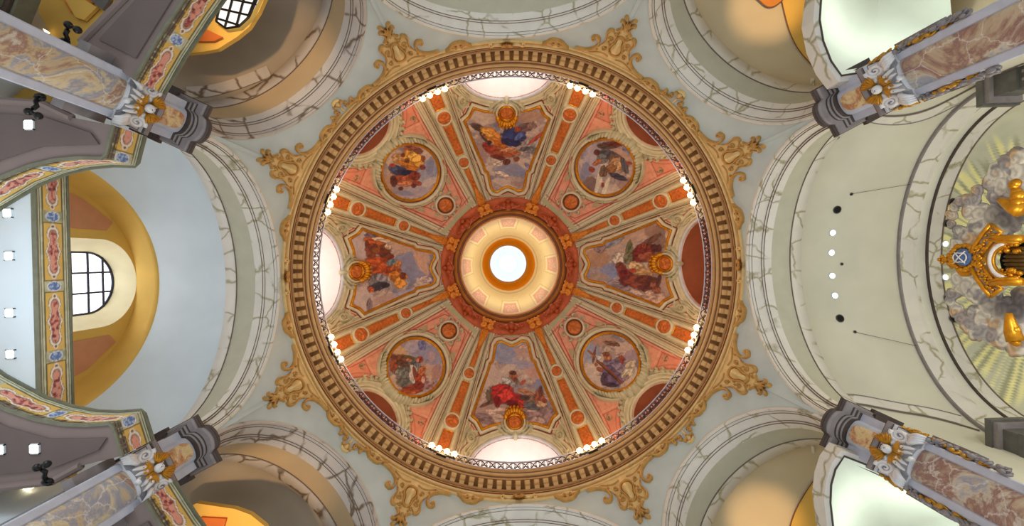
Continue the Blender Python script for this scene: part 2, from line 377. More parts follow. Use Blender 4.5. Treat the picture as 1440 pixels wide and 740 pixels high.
# ---- layouts shared by the paint and the reliefs
FR_HALF = [(0, 113), (8, 110), (15, 106), (20, 107), (23, 112), (27, 133), (31, 136), (33, 143), (59, 208), (52, 214), (46, 226), (32, 221), (16, 219)]
FR_CARD = FR_HALF + [(-u, v) for u, v in FR_HALF[::-1][:-1]]
def circ(u0, v0, ru, rv, n=64): return [(u0+ru*math.cos(2*PI*k/n), v0+rv*math.sin(2*PI*k/n)) for k in range(n)]
WIN = {0: (0, 283, 66, 44), 1: (0, 284, 40, 29)}
def dome_paint(U, V, card):
    """U, V local px of one 45 degree sector -> colour"""
    th = np.degrees(np.arctan2(U, V)); ath = np.abs(th); r = np.hypot(U, V)
    dr = (22.5-ath)*PI/180*r                        # px distance from the rib centre line
    c = np.ones(U.shape+(3,))*sln((226, 158, 128))
    n = fbm(U*.25+40, V*.25, 4, 3)
    c = mixc(c, (208, 128, 98), sstep(.45, .75, n)*.6)
    def band(d, a, b, col, al=1.0, s=.5):
        nonlocal c
        c = mixc(c, col, sstep(a-s, a+s, d)*(1-sstep(b-s, b+s, d))*al)
    ribw = rad(5.3)*r
    wu, wv, ru, rv = WIN[0 if card else 1]
    dw = (np.hypot((U-wu)/ru, (V-wv)/rv)-1)*(rv if card else rv)
    if card:
        d = sdf(U, V, FR_CARD)
        band(d, -50, 9, (214, 204, 174)); band(d, 6.4, 7.4, (120, 66, 44), .8); band(d, 10, 11.2, (130, 50, 38), .9)
        band(d, 11.2, 14, (232, 178, 150), .8); band(d, 14.0, 15.2, (150, 120, 88), .7); band(d, 16.8, 17.6, (180, 90, 66), .8)
        # light strips between the pink field and the rib, widening downwards
        e = dr-ribw
        band(e, 0, 5.5, (208, 198, 164)); band(e, 5.5, 6.8, (136, 50, 40), .95); band(e, 1.8, 2.8, (140, 112, 82), .9)
        band(V, 97, 104, (176, 172, 132))
        # painted scrolls in the outer corners
        for s_ in (-1, 1):
            for (cu, cv, rr_) in ((s_*62, 236, 9), (s_*56, 247, 6), (s_*72, 252, 5), (s_*66, 226, 5)):
                dd = np.hypot(U-cu, V-cv); an = np.arctan2(V-cv, (U-cu)*s_)
                sp = np.abs(((dd/rr_*2.2 - an/(2*PI)) % 1)-.5)*2
                al = sstep(1.15, .9, dd/rr_)
                c = mixc(c, (186, 180, 142), al*.95); c = mixc(c, (110, 96, 66), al*sstep(.72, .95, sp)*.9)
            cl = sstep(.5, .66, fbm(U*.35+s_*9, V*.35, 3, 9))*np.exp(-((U-s_*76)**2/200+(V-258)**2/90))
            c = mixc(c, (112, 100, 66), np.clip(cl*1.5, 0, 1))
        band(dw, 0, 15, (210, 200, 168)); band(dw, 15, 16.2, (140, 84, 58), .9); band(dw, 10, 10.8, (160, 140, 105), .8)
    else:
        e = dr-ribw
        band(e, 0, 6.5, (208, 198, 164)); band(e, 6.5, 8, (130, 48, 38), .95); band(e, 3, 4, (140, 112, 82), .9)
        d = np.hypot(U/41.5, (V-195)/43)*42-42
        band(e, 11, 12, (180, 84, 60), .8)
        band(d, -60, 10, (196, 188, 148)); band(d, 10, 11.2, (120, 60, 40), .9); band(d, 6, 6.8, (140, 118, 80), .8)
        # triangle panels at the outer corners
        for s_ in (-1, 1):
            tri = [(s_*24, 250), (s_*60, 236), (s_*74, 268), (s_*50, 275), (s_*34, 256)]
            dt = sdf(U, V, tri)
            band(dt, -.6, .6, (176, 64, 48), .95); band(dt, -30, -1.2, (216, 136, 108), .8); band(dt, 3, 3.8, (236, 180, 150), .8)
            for (cu, cv, rr_) in ((s_*35, 247, 6), (s_*43, 256, 7), (s_*51, 265, 6), (s_*62, 272, 5), (s_*57, 244, 5)):
                dd = np.hypot(U-cu, V-cv); nn = fbm(U*.5, V*.5, 2, 5)
                al = sstep(1.1, .8, dd/rr_)*sstep(.3, .5, nn)
                c = mixc(c, (160, 142, 100), al*.9); c = mixc(c, (84, 74, 46), al*sstep(.52, .62, nn)*.8)
        # inner triangle with the small roundel's scrolls
        for s_ in (-1, 1):
            tri = [(s_*8, 108), (s_*20, 112), (s_*34, 146), (s_*44, 172), (s_*30, 158), (s_*20, 142)]
            dt = sdf(U, V, tri); band(dt, -.7, .7, (170, 70, 50), .9)
            band(np.hypot(U-s_*27, (V-146)*.7), 0, 3.5, (170, 160, 120), .8)
        tri = [(-26, 108), (26, 108), (12, 100), (-12, 100)]
        band(np.abs(V-108), 0, 1, (150, 90, 64), .8)
        band(V, 97, 104, (176, 172, 132))
        band(dw, 0, 15, (200, 194, 158)); band(dw, 15, 16.5, (190, 90, 70), .9); band(dw, 20, 20.8, (150, 80, 60), .7)
    # the rib ground itself
    band(dr, -5, 0.1, (190, 180, 140)); c = np.where((dr < ribw)[..., None], sln((200, 188, 152))*np.ones(c.shape), c)
    for q0, q1, col in ((.18, .26, (150, 110, 76)), (.44, .50, (226, 214, 184)), (.62, .67, (158, 128, 92)), (.84, .9, (140, 84, 60))):
        band(dr/ribw, q0, q1, col, .9, .03)
    return c
NT, NR = 1760, 250
th = np.linspace(0, 2*PI, NT, endpoint=False); rr = np.linspace(77, 303, NR)
TH, RR = np.meshgrid(th, rr)
A = RR*np.cos(TH); B = RR*np.sin(TH)
V3 = domeS(A, B)
k = np.round(np.degrees(TH)/45).astype(int) % 8
lt = TH - k*PI/4; lt = (lt+PI) % (2*PI)-PI
U_, V_ = RR*np.sin(lt), RR*np.cos(lt)
cc = np.where((k % 2 == 0)[..., None], dome_paint(U_, V_, True), dome_paint(U_, V_, False))
# window openings are cut out of the shell
hole = np.zeros(U_.shape, bool)
for kk in (0, 1):
    wu, wv, ru, rv = WIN[kk]; hole |= ((k % 2) == kk) & (np.hypot((U_-wu)/ru, (V_-wv)/rv) < .99)
idx = np.arange(NT*NR).reshape(NR, NT); Bi = np.roll(idx, -1, 1)
f = np.stack([idx[:-1], Bi[:-1], Bi[1:], idx[1:]], -1).reshape(-1, 4)
hf = hole.reshape(-1); f = f[~(hf[f].all(1))]
structure(raw_np('ceiling', V3.reshape(-1, 3), f, MT['dome'], None, cc.reshape(-1, 3)))

def lathe(name, prof, mat, n=192, parent=None, smooth=False):
    G = [[(R*math.cos(2*PI*i/n), R*math.sin(2*PI*i/n), Z) for i in range(n)] for R, Z in prof]
    m = MB(); m.grid(G, cu=True); return m.build(name, mat, parent, smooth)
def rz(r, Z): return (r*Z/F, Z)              # ring seen at r px from the axis, at height Z

# ---- window niches of the dome (built outwards through the wall)
def dome_window(deg, kk, n):
    wu, wv, ru, rv = WIN[kk]; c, s = math.cos(rad(deg)), math.sin(rad(deg))
    lit = deg in (90, 180, 270)
    ph = np.linspace(PI, 2*PI, 41)
    ring = []; 
    u = wu+ru*np.cos(ph); v = wv+rv*np.sin(ph)
    # close the lower half straight down
    u = np.concatenate([[wu-ru]*2, u, [wu+ru]*2]); v = np.concatenate([[330, 305], v, [305, 330]])
    a, b = loc(u, v, deg); p0 = domeS(a, np.asarray(b)); 
    Zlow = 21.6
    def sect(out, shrink, dz):
        q = p0.copy(); o = np.array([c, s, 0]); t = np.array([-s, c, 0])
        ds = q@t; dd = q@o
        D = 10.2+out
        dd2 = np.maximum(dd, 0)*0 + D if out > 0 else dd
        z = q[:, 2]+dz; z[0] = Zlow; z[-1] = Zlow
        return [Vector(o*dd2[i]+t*ds[i]*shrink+np.array([0, 0, 1])*z[i]) for i in range(len(q))]
    m = MB(); S0 = sect(0, 1, 0); S1 = sect(.9, .97, -.05); S2 = sect(2.6 if lit else 2.0, .86, -.25)
    m.grid([S0, S1, S2])
    w_ = m.build('window_%d' % n, MT['nichew'] if lit else MT['nicheb'], None, True); structure(w_)
    m = MB(); cpt = sum(S2, Vector())/len(S2); m.add([cpt]+S2, [(0, i+1, i+2) for i in range(len(S2)-1)]+[(0, len(S2), 1)])
    m.build('glass' if lit else 'shutter', MT['daylight'] if lit else MT['shut'], w_)
    # glazing bars
    m = MB(); o = Vector((c, s, 0)); t = Vector((-s, c, 0)); base = S2[2]; wd = (S2[-1]-S2[0]).length
    for q in (-.33, 0, .33):
        p = o*(10.2+(2.55 if lit else 1.95))+t*(wd*q); m.tube([(p.x, p.y, 21.7), (p.x, p.y, 24.6 if lit else 23.6)], .035, 6)
    for z in (22.4, 23.3, 24.2):
        p = o*(10.2+(2.55 if lit else 1.95)); m.tube([p+t*(-wd*.42)+Vector((0, 0, z)), p+t*(wd*.42)+Vector((0, 0, z))], .03, 6)
    m.build('glazing_bars', MT['railwhite'] if lit else MT['brown'], w_)
MT['nichew'] = plain('window_reveal_white', (236, 226, 218), .8, var=.05)
MT['nicheb'] = plain('window_reveal_brown', (168, 92, 58), .8, var=.1)
MT['shut'] = plain('brown_shutter', (176, 84, 48), .7, var=.15)
for i in range(8): dome_window(45*i, i % 2, i+1)

# ---- main cornice: profile from the wall inwards
CP = [(330, 20.75), (326, 20.8), (325.5, 20.95), (322.5, 20.98), (321.5, 21.08), (318, 21.1), (316.5, 21.25), (314, 21.27), (312.5, 21.45), (309, 21.47), (308.5, 21.85),
      (295.5, 21.86), (295, 21.60), (293.5, 21.62), (293, 21.72), (290.5, 21.74), (289.5, 21.86), (286.5, 21.88), (285, 21.98), (283, 22.0), (282.6, 22.1), (281.2, 22.12)]
CP = [((308.5+(r_-308.5)*.55 if r_ > 308.5 else r_), z_) for r_, z_ in CP]
root = empty('cornice', (0, 0, 20.9)); structure(root); root.name = 'trim_1'
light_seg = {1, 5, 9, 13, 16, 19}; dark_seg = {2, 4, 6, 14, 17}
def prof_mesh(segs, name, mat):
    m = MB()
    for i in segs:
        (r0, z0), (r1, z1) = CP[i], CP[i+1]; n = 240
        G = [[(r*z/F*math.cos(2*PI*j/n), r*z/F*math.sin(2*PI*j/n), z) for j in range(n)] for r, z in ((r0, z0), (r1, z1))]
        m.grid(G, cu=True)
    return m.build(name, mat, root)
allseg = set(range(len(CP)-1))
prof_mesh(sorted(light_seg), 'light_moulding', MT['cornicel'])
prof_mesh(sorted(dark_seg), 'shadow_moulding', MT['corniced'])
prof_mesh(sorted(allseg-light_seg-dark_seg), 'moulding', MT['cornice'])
# walkway above, closing the cornice to the dome wall
lathe('walkway', [(281.2*22.12/F, 22.12), (9.9, 22.14), (10.75, 22.14), (10.75, 24.0)], MT['cornice'], parent=root)
NM = 144
def modillion(m, ang):
    R0 = 295.4*21.62/F; R1 = 308.6*21.6/F; c, s = math.cos(ang), math.sin(ang)
    M_ = Matrix(((c, -s, 0, 0), (s, c, 0, 0), (0, 0, 1, 0), (0, 0, 0, 1)))
    pr = [(R0, 21.86), (R0+.01, 21.60), (R0+.06, 21.52), (R0+.15, 21.50), (R0+.26, 21.54), (R1-.02, 21.47), (R1, 21.47), (R1, 21.86)]
    h = .115; v = [M_ @ Vector((R, y, z)) for y in (-h, h) for R, z in pr]; n = len(pr)
    m.add(v, [tuple(range(n))[::-1], tuple(range(n, 2*n))]+[(i, (i+1) % n, (i+1) % n+n, i+n) for i in range(n)])
    m.box((R0+.2, 0, 21.80), (.46, .30, .05), M=M_)
m = MB(); modillion(m, 0); mo = m.build('modillion', MT['cornicel'], root)
for i in range(1, 100):
    d = mo.copy(); COL.objects.link(d); d.parent = root; d.matrix_parent_inverse = mo.matrix_parent_inverse.copy()
    d.rotation_euler = (0, 0, 2*PI*i/NM)
m = MB()
for i in range(100, NM): modillion(m, 2*PI*i/NM)
mm = m.build('modillion', MT['cornicel'], root); mm['kind'] = 'stuff'

# ---- pendentives
def octR(deg):
    d = (deg+45) % 90-45
    if abs(d) <= CORN: return 10.3/math.cos(rad(d))
    return 10.88/math.cos(rad((45-abs(d))))
ARC = {'card': dict(d=10.3, w=4.95, h=4.65, Zs=15.35), 'diag': dict(d=10.88, w=3.66, h=4.15, Zs=15.35)}
ZT, RT = 20.8, 318.5*20.8/F
def zarch(deg):
    d = (deg+45) % 90-45
    if abs(d) <= CORN: A_ = ARC['card']; x = A_['d']*math.tan(rad(d))/A_['w']
    else: A_ = ARC['diag']; x = A_['d']*math.tan(rad(45-abs(d)))/A_['w']
    return A_['Zs'] + A_['h']*math.sqrt(max(0, 1-x*x))
def pend_line(deg):
    return octR(deg), zarch(deg), RT, ZT
def pendS(a, b, h=0.0):
    r = math.hypot(a, b); deg = math.degrees(math.atan2(b, a)); R0, Z0, R1, Z1 = pend_line(deg)
    den = F*(R1-R0)-r*(Z1-Z0); s = (r*Z0-F*R0)/den; s = max(-.2, min(1.02, s))
    R = R0+s*(R1-R0); Z = Z0+s*(Z1-Z0)
    L = math.hypot(R1-R0, Z1-Z0); nR = -(Z1-Z0)/L; nZ = (R1-R0)/L*1.0
    if nZ > 0: nZ = -nZ
    R += nR*h; Z += nZ*h
    return (a/r*R, b/r*R, Z)
angs = []
for k in range(8):
    A_ = ARC['card' if k % 2 == 0 else 'diag']
    for ph in np.linspace(PI, 0, 61)[:-1]:
        angs.append(45*k+math.degrees(math.atan2(A_['w']*math.cos(ph)*-1*-1, A_['d']))) 
    hw = CORN if k % 2 == 0 else 45-CORN
    e = math.degrees(math.atan2(A_['w'], A_['d'])); 
    angs.append(45*k+e)
    for q in (.33, .66, 1.0): angs.append(45*k+e+(hw-e)*q)
angs = sorted(set(round(a_ % 360, 5) for a_ in angs))
G = []
for s in np.linspace(0, 1, 12):
    row = []
    for dg in angs:
        R0, Z0, R1, Z1 = pend_line(dg); row.append(((R0+s*(R1-R0))*math.cos(rad(dg)), (R0+s*(R1-R0))*math.sin(rad(dg)), Z0+s*(Z1-Z0)))
    G.append(row)
m = MB(); m.grid(G, cu=True); structure(m.build('ceiling', MT['pend'], None, True))

# ---- arches and vaults of the eight bays
def bay_frame(deg):
    c, s = math.cos(rad(deg)), math.sin(rad(deg))
    return Vector((c, s, 0)), Vector((-s, c, 0))
def arch(deg, d, w, h, Zs, n=48, zleg=13.4, leg=3, p=1.0):
    o, t = bay_frame(deg); pts = []
    for q in range(leg): pts.append(o*d + t*(-w) + Vector((0, 0, zleg+(Zs-zleg)*q/leg)))
    for i in range(n+1):
        ph = PI - PI*i/n
        pts.append(o*d + t*(w*math.cos(ph)) + Vector((0, 0, Zs+h*math.sin(ph)**p)))
    for q in range(leg): pts.append(o*d + t*w + Vector((0, 0, Zs-(Zs-zleg)*(q+1)/leg)))
    return pts
def loft(name, secs, mat, parent=None, smooth=True, sub=1):
    G = []
    for i in range(len(secs)-1):
        for q in range(sub):
            f_ = q/sub; G.append([a_*(1-f_)+b_*f_ for a_, b_ in zip(secs[i], secs[i+1])])
    G.append(secs[-1]); m = MB(); m.grid(G); return m.build(name, mat, parent, smooth)
TN = [1]
ARCHV = {}
def archivolt(deg, dark=False):
    card = deg % 90 == 0; A_ = ARC['card' if card else 'diag']
    d0, w0, h0, Zs = A_['d'], A_['w'], A_['h'], A_['Zs']
    gw = .42 if card else .30
    def S(dd, dh):
        return arch(deg, d0+dd, w0+gw*max(dd, 0)-dh*(.9 if card else .8), h0-dh, Zs)
    TN[0] += 1
    r_ = empty('trim_%d' % TN[0], tuple(bay_frame(deg)[0]*(d0+1))[:2]+(Zs,)); structure(r_)
    vm = MT['veindark'] if dark else MT['vein']
    st = [(-.02, -.06), (-.07, .0), (-.07, .10), (.0, .12), (.0, .15), (.10, .17), (.10, .21), (.16, .24), (.40, .36), (.40, .42), (.46, .44), (.46, .50), (.72, .58)]
    lines = {3, 5, 8, 10}
    m1 = MB(); m2 = MB()
    for i in range(len(st)-1): (m2 if i in lines else m1).grid([S(*st[i]), S(*st[i+1])])
    m1.build('moulding', vm, r_, False); m2.build('shadow_fillet', MT['vein_line'], r_, False)
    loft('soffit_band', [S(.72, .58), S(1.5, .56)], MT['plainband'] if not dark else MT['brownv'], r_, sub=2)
    m = MB(); m.grid([S(1.5, .56), S(1.5, .60), S(1.53, .60), S(1.53, .56)]); m.build('joint', MT['vein_line'], r_)
    loft('veined_band', [S(1.53, .56), S(2.0, .55), S(2.0, .50)], vm, r_)
    return S(2.0, .50)
ENDS = {}
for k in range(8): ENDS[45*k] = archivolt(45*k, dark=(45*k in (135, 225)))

# ---- vaults behind the arches
def vault(name, secs, mat, sub=3, parent=None):
    return structure(loft(name, secs, mat, parent, sub=sub))
def A4(deg, d, w, h, Zs, zleg=10.5): return arch(deg, d, w, h, Zs, zleg=zleg)
def relegs(pts, z=10.5):
    """lower the two straight legs of a section"""
    q = list(pts); lo, hi = q[0].z, q[3].z
    for i in range(3):
        q[i] = Vector((q[i].x, q[i].y, z+(hi-z)*i/3)); q[-1-i] = Vector((q[-1-i].x, q[-1-i].y, z+(hi-z)*i/3))
    return q
# chancel (east), angle 0
EV = vault('ceiling', [relegs(ENDS[0]), A4(0, 12.35, 6.0, 4.3, 15.3), A4(0, 16.5, 6.15, 4.25, 15.3)], MT['beige'])
ro = empty('trim_10', (17, 0, 15)); structure(ro)
def CA(d, dh, zl=10.5): return A4(0, d, 6.15-dh, 4.25-dh, 15.3, zl)
m = MB(); m.grid([CA(16.5, 0), CA(16.46, .02), CA(16.46, .12), CA(16.5, .16)]); m.build('edge_moulding', MT['stone'], ro)
m = MB(); m.grid([CA(16.5, .16), CA(16.95, .27), CA(17.1, .27)]); m.build('veined_band', MT['vein'], ro)
m = MB(); m.grid([CA(17.1, .27), CA(17.15, .30), CA(17.4, .33)]); m.build('plain_band', MT['offw'], ro)
m = MB(); m.grid([CA(17.4, .33), CA(17.4, .40), CA(17.42, .42), CA(17.46, .42)]); m.build('shadow_fillet', MT['stoned'], ro)
m = MB(); m.grid([CA(17.46, .42), CA(17.95, .44)]); m.build('veined_band', MT['vein'], ro)
m = MB(); m.grid([CA(17.95, .44), CA(17.95, .47), CA(17.99, .47)]); m.build('joint', MT['vein_line'], ro)
# painted half dome behind the organ: rays of a glory
def photo_px(V):
    X = V[..., 0]+OFXb; Y = V[..., 1]+OFYb; Z = V[..., 2]
    x = X/Z*F; y = Y/Z*F
    return VPX+cr*x-sr*y, VPY+sr*x+cr*y
OFXb, OFYb = -CAMX, -CAMY
al = np.linspace(0, rad(82), 70); ph = np.linspace(-.22, PI+.22, 300)
AL, PHH = np.meshgrid(al, ph, indexing='ij')
wv_ = (6.15-.47)*np.cos(AL)**.8; hv = (4.25-.47)*np.cos(AL)**.7
X = 18.0+5.6*np.sin(AL); Y = -wv_*np.cos(PHH); Zz = 15.3+hv*np.where(np.sin(PHH) > 0, np.sin(PHH), np.sin(PHH)*4)
V3 = np.stack([X, Y, Zz], -1)
qx, qy = photo_px(V3)
gx, gy = 1470.0, 385.0
an = np.arctan2(qy-gy, gx-qx); dd = np.hypot(qx-gx, qy-gy)
c = np.ones(V3.shape)*sln((204, 202, 178))
lenr = 168+62*vnoise(an*14+50, an*0+3, 4)
rays = sstep(.44, .56, vnoise(an*38+100, an*0, 8)*.6+.4*(np.sin(an*70)*.5+.5))
rm = rays*(1-sstep(lenr-14, lenr+6, dd))
c = mixc(c, (246, 238, 168), rm*.95)
rays2 = sstep(.5, .6, vnoise(an*44+300, an*0, 18))*(1-sstep(lenr-24, lenr-6, dd))
c = mixc(c, (150, 150, 118), rays2*(1-rm)*.75)
AP = structure(grid_np('ceiling', V3, MT['apse'], None, colors=c))

# west bay (organ-side gallery), angle 180
W = [relegs(ENDS[180]), A4(180, 12.4, 5.9, 4.45, 15.3), A4(180, 14.0, 5.75, 4.7, 15.1), A4(180, 15.55, 4.55, 5.2, 14.8)]
vault('ceiling', W, MT['white'], 4)
e0 = W[-1]; e1 = A4(180, 15.6, 4.5, 5.15, 14.8)
vault('ceiling', [e0, e1, A4(180, 16.1, 4.35, 5.15, 14.9), A4(180, 16.7, 4.15, 5.2, 15.0)], MT['ochre'])
nich = A4(180, 16.72, 1.78, 1.78, 18.42, 12); win = A4(180, 17.8, 1.28, 1.28, 18.9, 13)
structure(loft('wall_west', [A4(180, 16.7, 4.15, 5.2, 15.0, 12), nich], MT['ochre'], sub=4))
# painted terracotta fields of the lunette
for sg in (-1, 1):
    m = MB(); o, t = bay_frame(180)
    pts = [(sg*2.15, 13.5), (sg*2.15, 18.7), (sg*2.5, 19.0), (sg*3.3, 17.7), (sg*3.75, 16.2), (sg*3.8, 13.5)]
    fr = [o*16.66+t*y+Vector((0, 0, z)) for y, z in pts]; bk = [p+o*.05 for p in fr]; n = len(pts)
    m.add(fr+bk, [tuple(range(n))]+[(i, (i+1) % n, (i+1) % n+n, i+n) for i in range(n)])
    structure(m.build('wall_west', MT['terra']))
rev = structure(loft('window_9', [nich, A4(180, 17.0, 1.7, 1.72, 18.45, 12), A4(180, 17.55, 1.35, 1.35, 18.85, 12.5), win], MT['creamrev']))
o, t = bay_frame(180)
m = MB(); m.add([o*17.8+Vector((0, 0, 17))]+win, [(0, i+1, i+2) for i in range(len(win)-1)]); m.build('glass', MT['daylight'], rev)
m = MB(); fr = [p-o*.05 for p in win]; m.tube(fr, .06, 6)
for y in (-.42, .42): m.tube([o*17.72+t*y+Vector((0, 0, 14)), o*17.72+t*y+Vector((0, 0, 20.05))], .045, 6)
for z in (18.2, 18.95, 19.65): m.tube([o*17.72+t*-1.22+Vector((0, 0, z)), o*17.72+t*1.22+Vector((0, 0, z))], .045, 6)
m.build('glazing_bars', MT['iron'], rev)

# north (270) and south (90) bays
for dg in (90, 270):
    vault('ceiling', [relegs(ENDS[dg]), A4(dg, 12.4, 5.95, 4.3, 15.3), A4(dg, 17.0, 6.6, 4.6, 15.0)], MT['pend'])
# diagonal bays: warm lit conches
def conch(dg, mat, rim=True):
    S = [relegs(ENDS[dg]), A4(dg, 13.0, 4.35, 3.85, 15.2), A4(dg, 14.6, 4.6, 4.0, 15.0)]
    for q in (25, 45, 62, 76, 86):
        S.append(A4(dg, 14.6+3.4*math.sin(rad(q)), 4.6*math.cos(rad(q)), 4.0*math.cos(rad(q))**.7, 15.0, 10.5))
    return vault('ceiling', S, mat, 3)
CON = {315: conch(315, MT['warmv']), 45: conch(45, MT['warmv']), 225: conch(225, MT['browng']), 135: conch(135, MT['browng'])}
# outer ring wall and roof behind everything
n = 64
m = MB(); m.grid([[pol(R, 360*i/n, Z) for i in range(n)] for R, Z in ((24, 10), (24, 21.6), (11.0, 21.6))], cu=True)
structure(m.build('wall_outer', MT['ochre']))

# ---- painted gallery parapets (fascias)
def fascia_col(s, t, L):
    """s metres along, t 0..1 upwards"""
    W_ = 1.0; y = (t-.5)*W_
    c = np.ones(s.shape+(3,))*sln((150, 152, 124))
    n = fbm(s*6, y*6, 4, 21); c = mixc(c, (190, 188, 160), sstep(.4, .65, n))
    ay = np.abs(y)
    for p_, w_, col in ((.48, .02, (70, 76, 60)), (.44, .014, (214, 212, 186)), (.405, .016, (70, 78, 64)), (.36, .012, (206, 204, 172)), (.33, .010, (88, 92, 74))):
        c = mixc(c, col, (np.abs(ay-p_) < w_)*1.0)
    pit = 2.0; x = (s % pit)-pit/2                 # ochre panel centred, medallion between
    pan = (np.abs(x) < .82) & (ay < .29)
    c = mixc(c, (214, 176, 92), pan*1.0)
    edge = (np.abs(x) < .84) & (ay < .305) & ~pan; c = mixc(c, (110, 92, 50), edge*1.0)
    wob = .10*np.cos(x*11)+.03*np.cos(x*29)
    shp = np.maximum(np.abs(x)/.66, 0)**4 + (ay/(.155+wob*.35))**2
    c = mixc(c, (120, 90, 70), sstep(1.75, 1.6, shp)); c = mixc(c, (226, 216, 204), sstep(1.55, 1.4, shp)); c = mixc(c, (150, 120, 96), sstep(.95, .88, shp)*sstep(.6, .7, shp))
    c = mixc(c, (168, 84, 78), sstep(.7, .6, shp)); nn = fbm(s*14, y*14, 3, 5)
    c = mixc(c, (214, 150, 132), sstep(.7, .6, shp)*sstep(.45, .55, nn)); c = mixc(c, (110, 48, 56), sstep(.7, .6, shp)*sstep(.42, .3, nn))
    for q in (-.72, .72):
        d = np.hypot(x-q, y); c = mixc(c, (226, 214, 200), sstep(.085, .075, d)); c = mixc(c, (120, 84, 60), sstep(.045, .035, d))
    xm = np.minimum(np.abs(x-1.0), np.abs(x+1.0)); e = (xm/.13)**2+(y/.2)**2
    c = mixc(c, (226, 224, 220), sstep(1.35, 1.2, e)); c = mixc(c, (92, 118, 170), sstep(1.0, .9, e))
    c = mixc(c, (170, 190, 220), sstep(1.0, .9, e)*sstep(.5, .65, fbm(s*20, y*20, 2, 3)))
    return c
def resample(pts, step):
    pts = [Vector(p) for p in pts]; out = []
    for a_, b_ in zip(pts[:-1], pts[1:]):
        n_ = max(1, int((b_-a_).length/step))
        for i in range(n_): out.append(a_.lerp(b_, i/n_))
    out.append(pts[-1]); return out
def fascia(plan, z0, z1, off, s0=0.0, parent=None, name='parapet'):
    """plan: list of (x, y); vertical painted board with moulded rails and thickness"""
    p = resample([(q[0], q[1], 0) for q in plan], .03); n_ = len(p)
    s = np.zeros(n_)
    for i in range(1, n_): s[i] = s[i-1]+(p[i]-p[i-1]).length
    t = np.linspace(0, 1, 46); pa = np.array([[q.x, q.y] for q in p])
    V = np.zeros((len(t), n_, 3)); V[..., 0] = pa[:, 0]; V[..., 1] = pa[:, 1]; V[..., 2] = (z0+(z1-z0)*t)[:, None]
    S_, T_ = np.meshgrid(s+s0, t)
    o_ = grid_np(name, V, MT['fascia'], parent, colors=fascia_col(S_, T_, s[-1]))
    tn = [Vector((0, 0, 0))]*n_
    for i in range(n_):
        d_ = p[min(i+1, n_-1)]-p[max(i-1, 0)]; d_.normalize(); tn[i] = Vector((-d_.y, d_.x, 0))*off
    for nm, za_, zb_, ex, mt in (('base_rail', z0-.03, z0+.02, .02, 'railgreen'), ('top_rail', z1-.015, z1+.04, .03, 'railgreen')):
        m_ = MB(); st = list(range(0, n_, 5))+[n_-1]
        q = lambda k_, e_, z_: [p[i]+tn[i].normalized()*(-e_)*(1 if off > 0 else 1)+Vector((0, 0, z_)) for i in st]
        m_.grid([q(0, ex, za_), q(0, ex, zb_), [p[i]+tn[i]+Vector((0, 0, zb_)) for i in st], [p[i]+tn[i]+Vector((0, 0, za_)) for i in st]], cv=True)
        m_.build(nm, MT[mt], parent)
    return s[-1]
MT['railgreen'] = plain('green_grey_rail', (112, 112, 92), .6, var=.2, scale=4)
def pl(pts, Z): return [P(x, y, Z) for x, y in pts]
def mirror(pts): return [Vector((p.x, -p.y, p.z)) for p in pts]
def slab(m_, poly, z, th_):
    n_ = len(poly); lo = [(p[0], p[1], z) for p in poly]; hi = [(p[0], p[1], z+th_) for p in poly]
    m_.add(lo+hi, [tuple(range(n_))[::-1], tuple(range(n_, 2*n_))]+[(i, (i+1) % n_, (i+1) % n_+n_, i+n_) for i in range(n_)])
ZG = 11.6
PW = pl([(159, 176), (147, 222), (112, 221), (78, 224), (40, 233), (0, 249), (-60, 285), (-130, 340)], ZG)
PN = pl([(188, 112), (205, 82), (222, 53), (240, 26), (257, 0), (300, -60)], ZG)
def gallery(mir, lab):
    f_ = mirror if mir else (lambda q: q)
    pw, pn = f_(PW), f_(PN)
    r_ = empty('gallery', (pw[1].x, pw[1].y, ZG), lab, 'gallery')
    fascia([(p.x, p.y) for p in pw], ZG, ZG+1.0, -.06 if not mir else .06, 1.25, r_)
    fascia([(p.x, p.y) for p in pn], ZG, ZG+1.0, .06 if not mir else -.06, .55, r_)
    sw = f_(pl([(159, 176), (147, 222), (112, 221), (78, 224), (40, 233), (0, 249), (-60, 285), (-130, 340), (-260, 340), (-260, 120), (-60, 138), (58, 145), (100, 165)], ZG))
    sn = f_(pl([(188, 112), (205, 82), (222, 53), (240, 26), (257, 0), (300, -60), (220, -100), (178, -6), (113, 60)], ZG))
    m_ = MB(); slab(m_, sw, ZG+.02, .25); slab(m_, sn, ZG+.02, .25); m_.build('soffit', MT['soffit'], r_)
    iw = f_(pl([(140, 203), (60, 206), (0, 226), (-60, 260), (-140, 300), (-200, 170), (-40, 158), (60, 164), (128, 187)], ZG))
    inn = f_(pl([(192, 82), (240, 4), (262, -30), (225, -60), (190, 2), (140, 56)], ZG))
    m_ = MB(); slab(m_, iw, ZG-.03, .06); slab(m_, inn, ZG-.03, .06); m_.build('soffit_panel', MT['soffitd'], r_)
    # moulding along the outer edge of the soffit
    m_ = MB()
    for q in (pl([(100, 165), (58, 145), (-60, 138)], ZG), pl([(178, -6), (113, 60)], ZG)):
        m_.tube([Vector((p.x, p.y, ZG+.02)) for p in f_(q)], .1, 8)
    m_.build('edge_moulding', MT['soffit'], r_)
    return r_
gallery(False, 'dark gallery with curved painted parapet around the upper left pier')
gallery(True, 'dark gallery with curved painted parapet around the lower left pier')
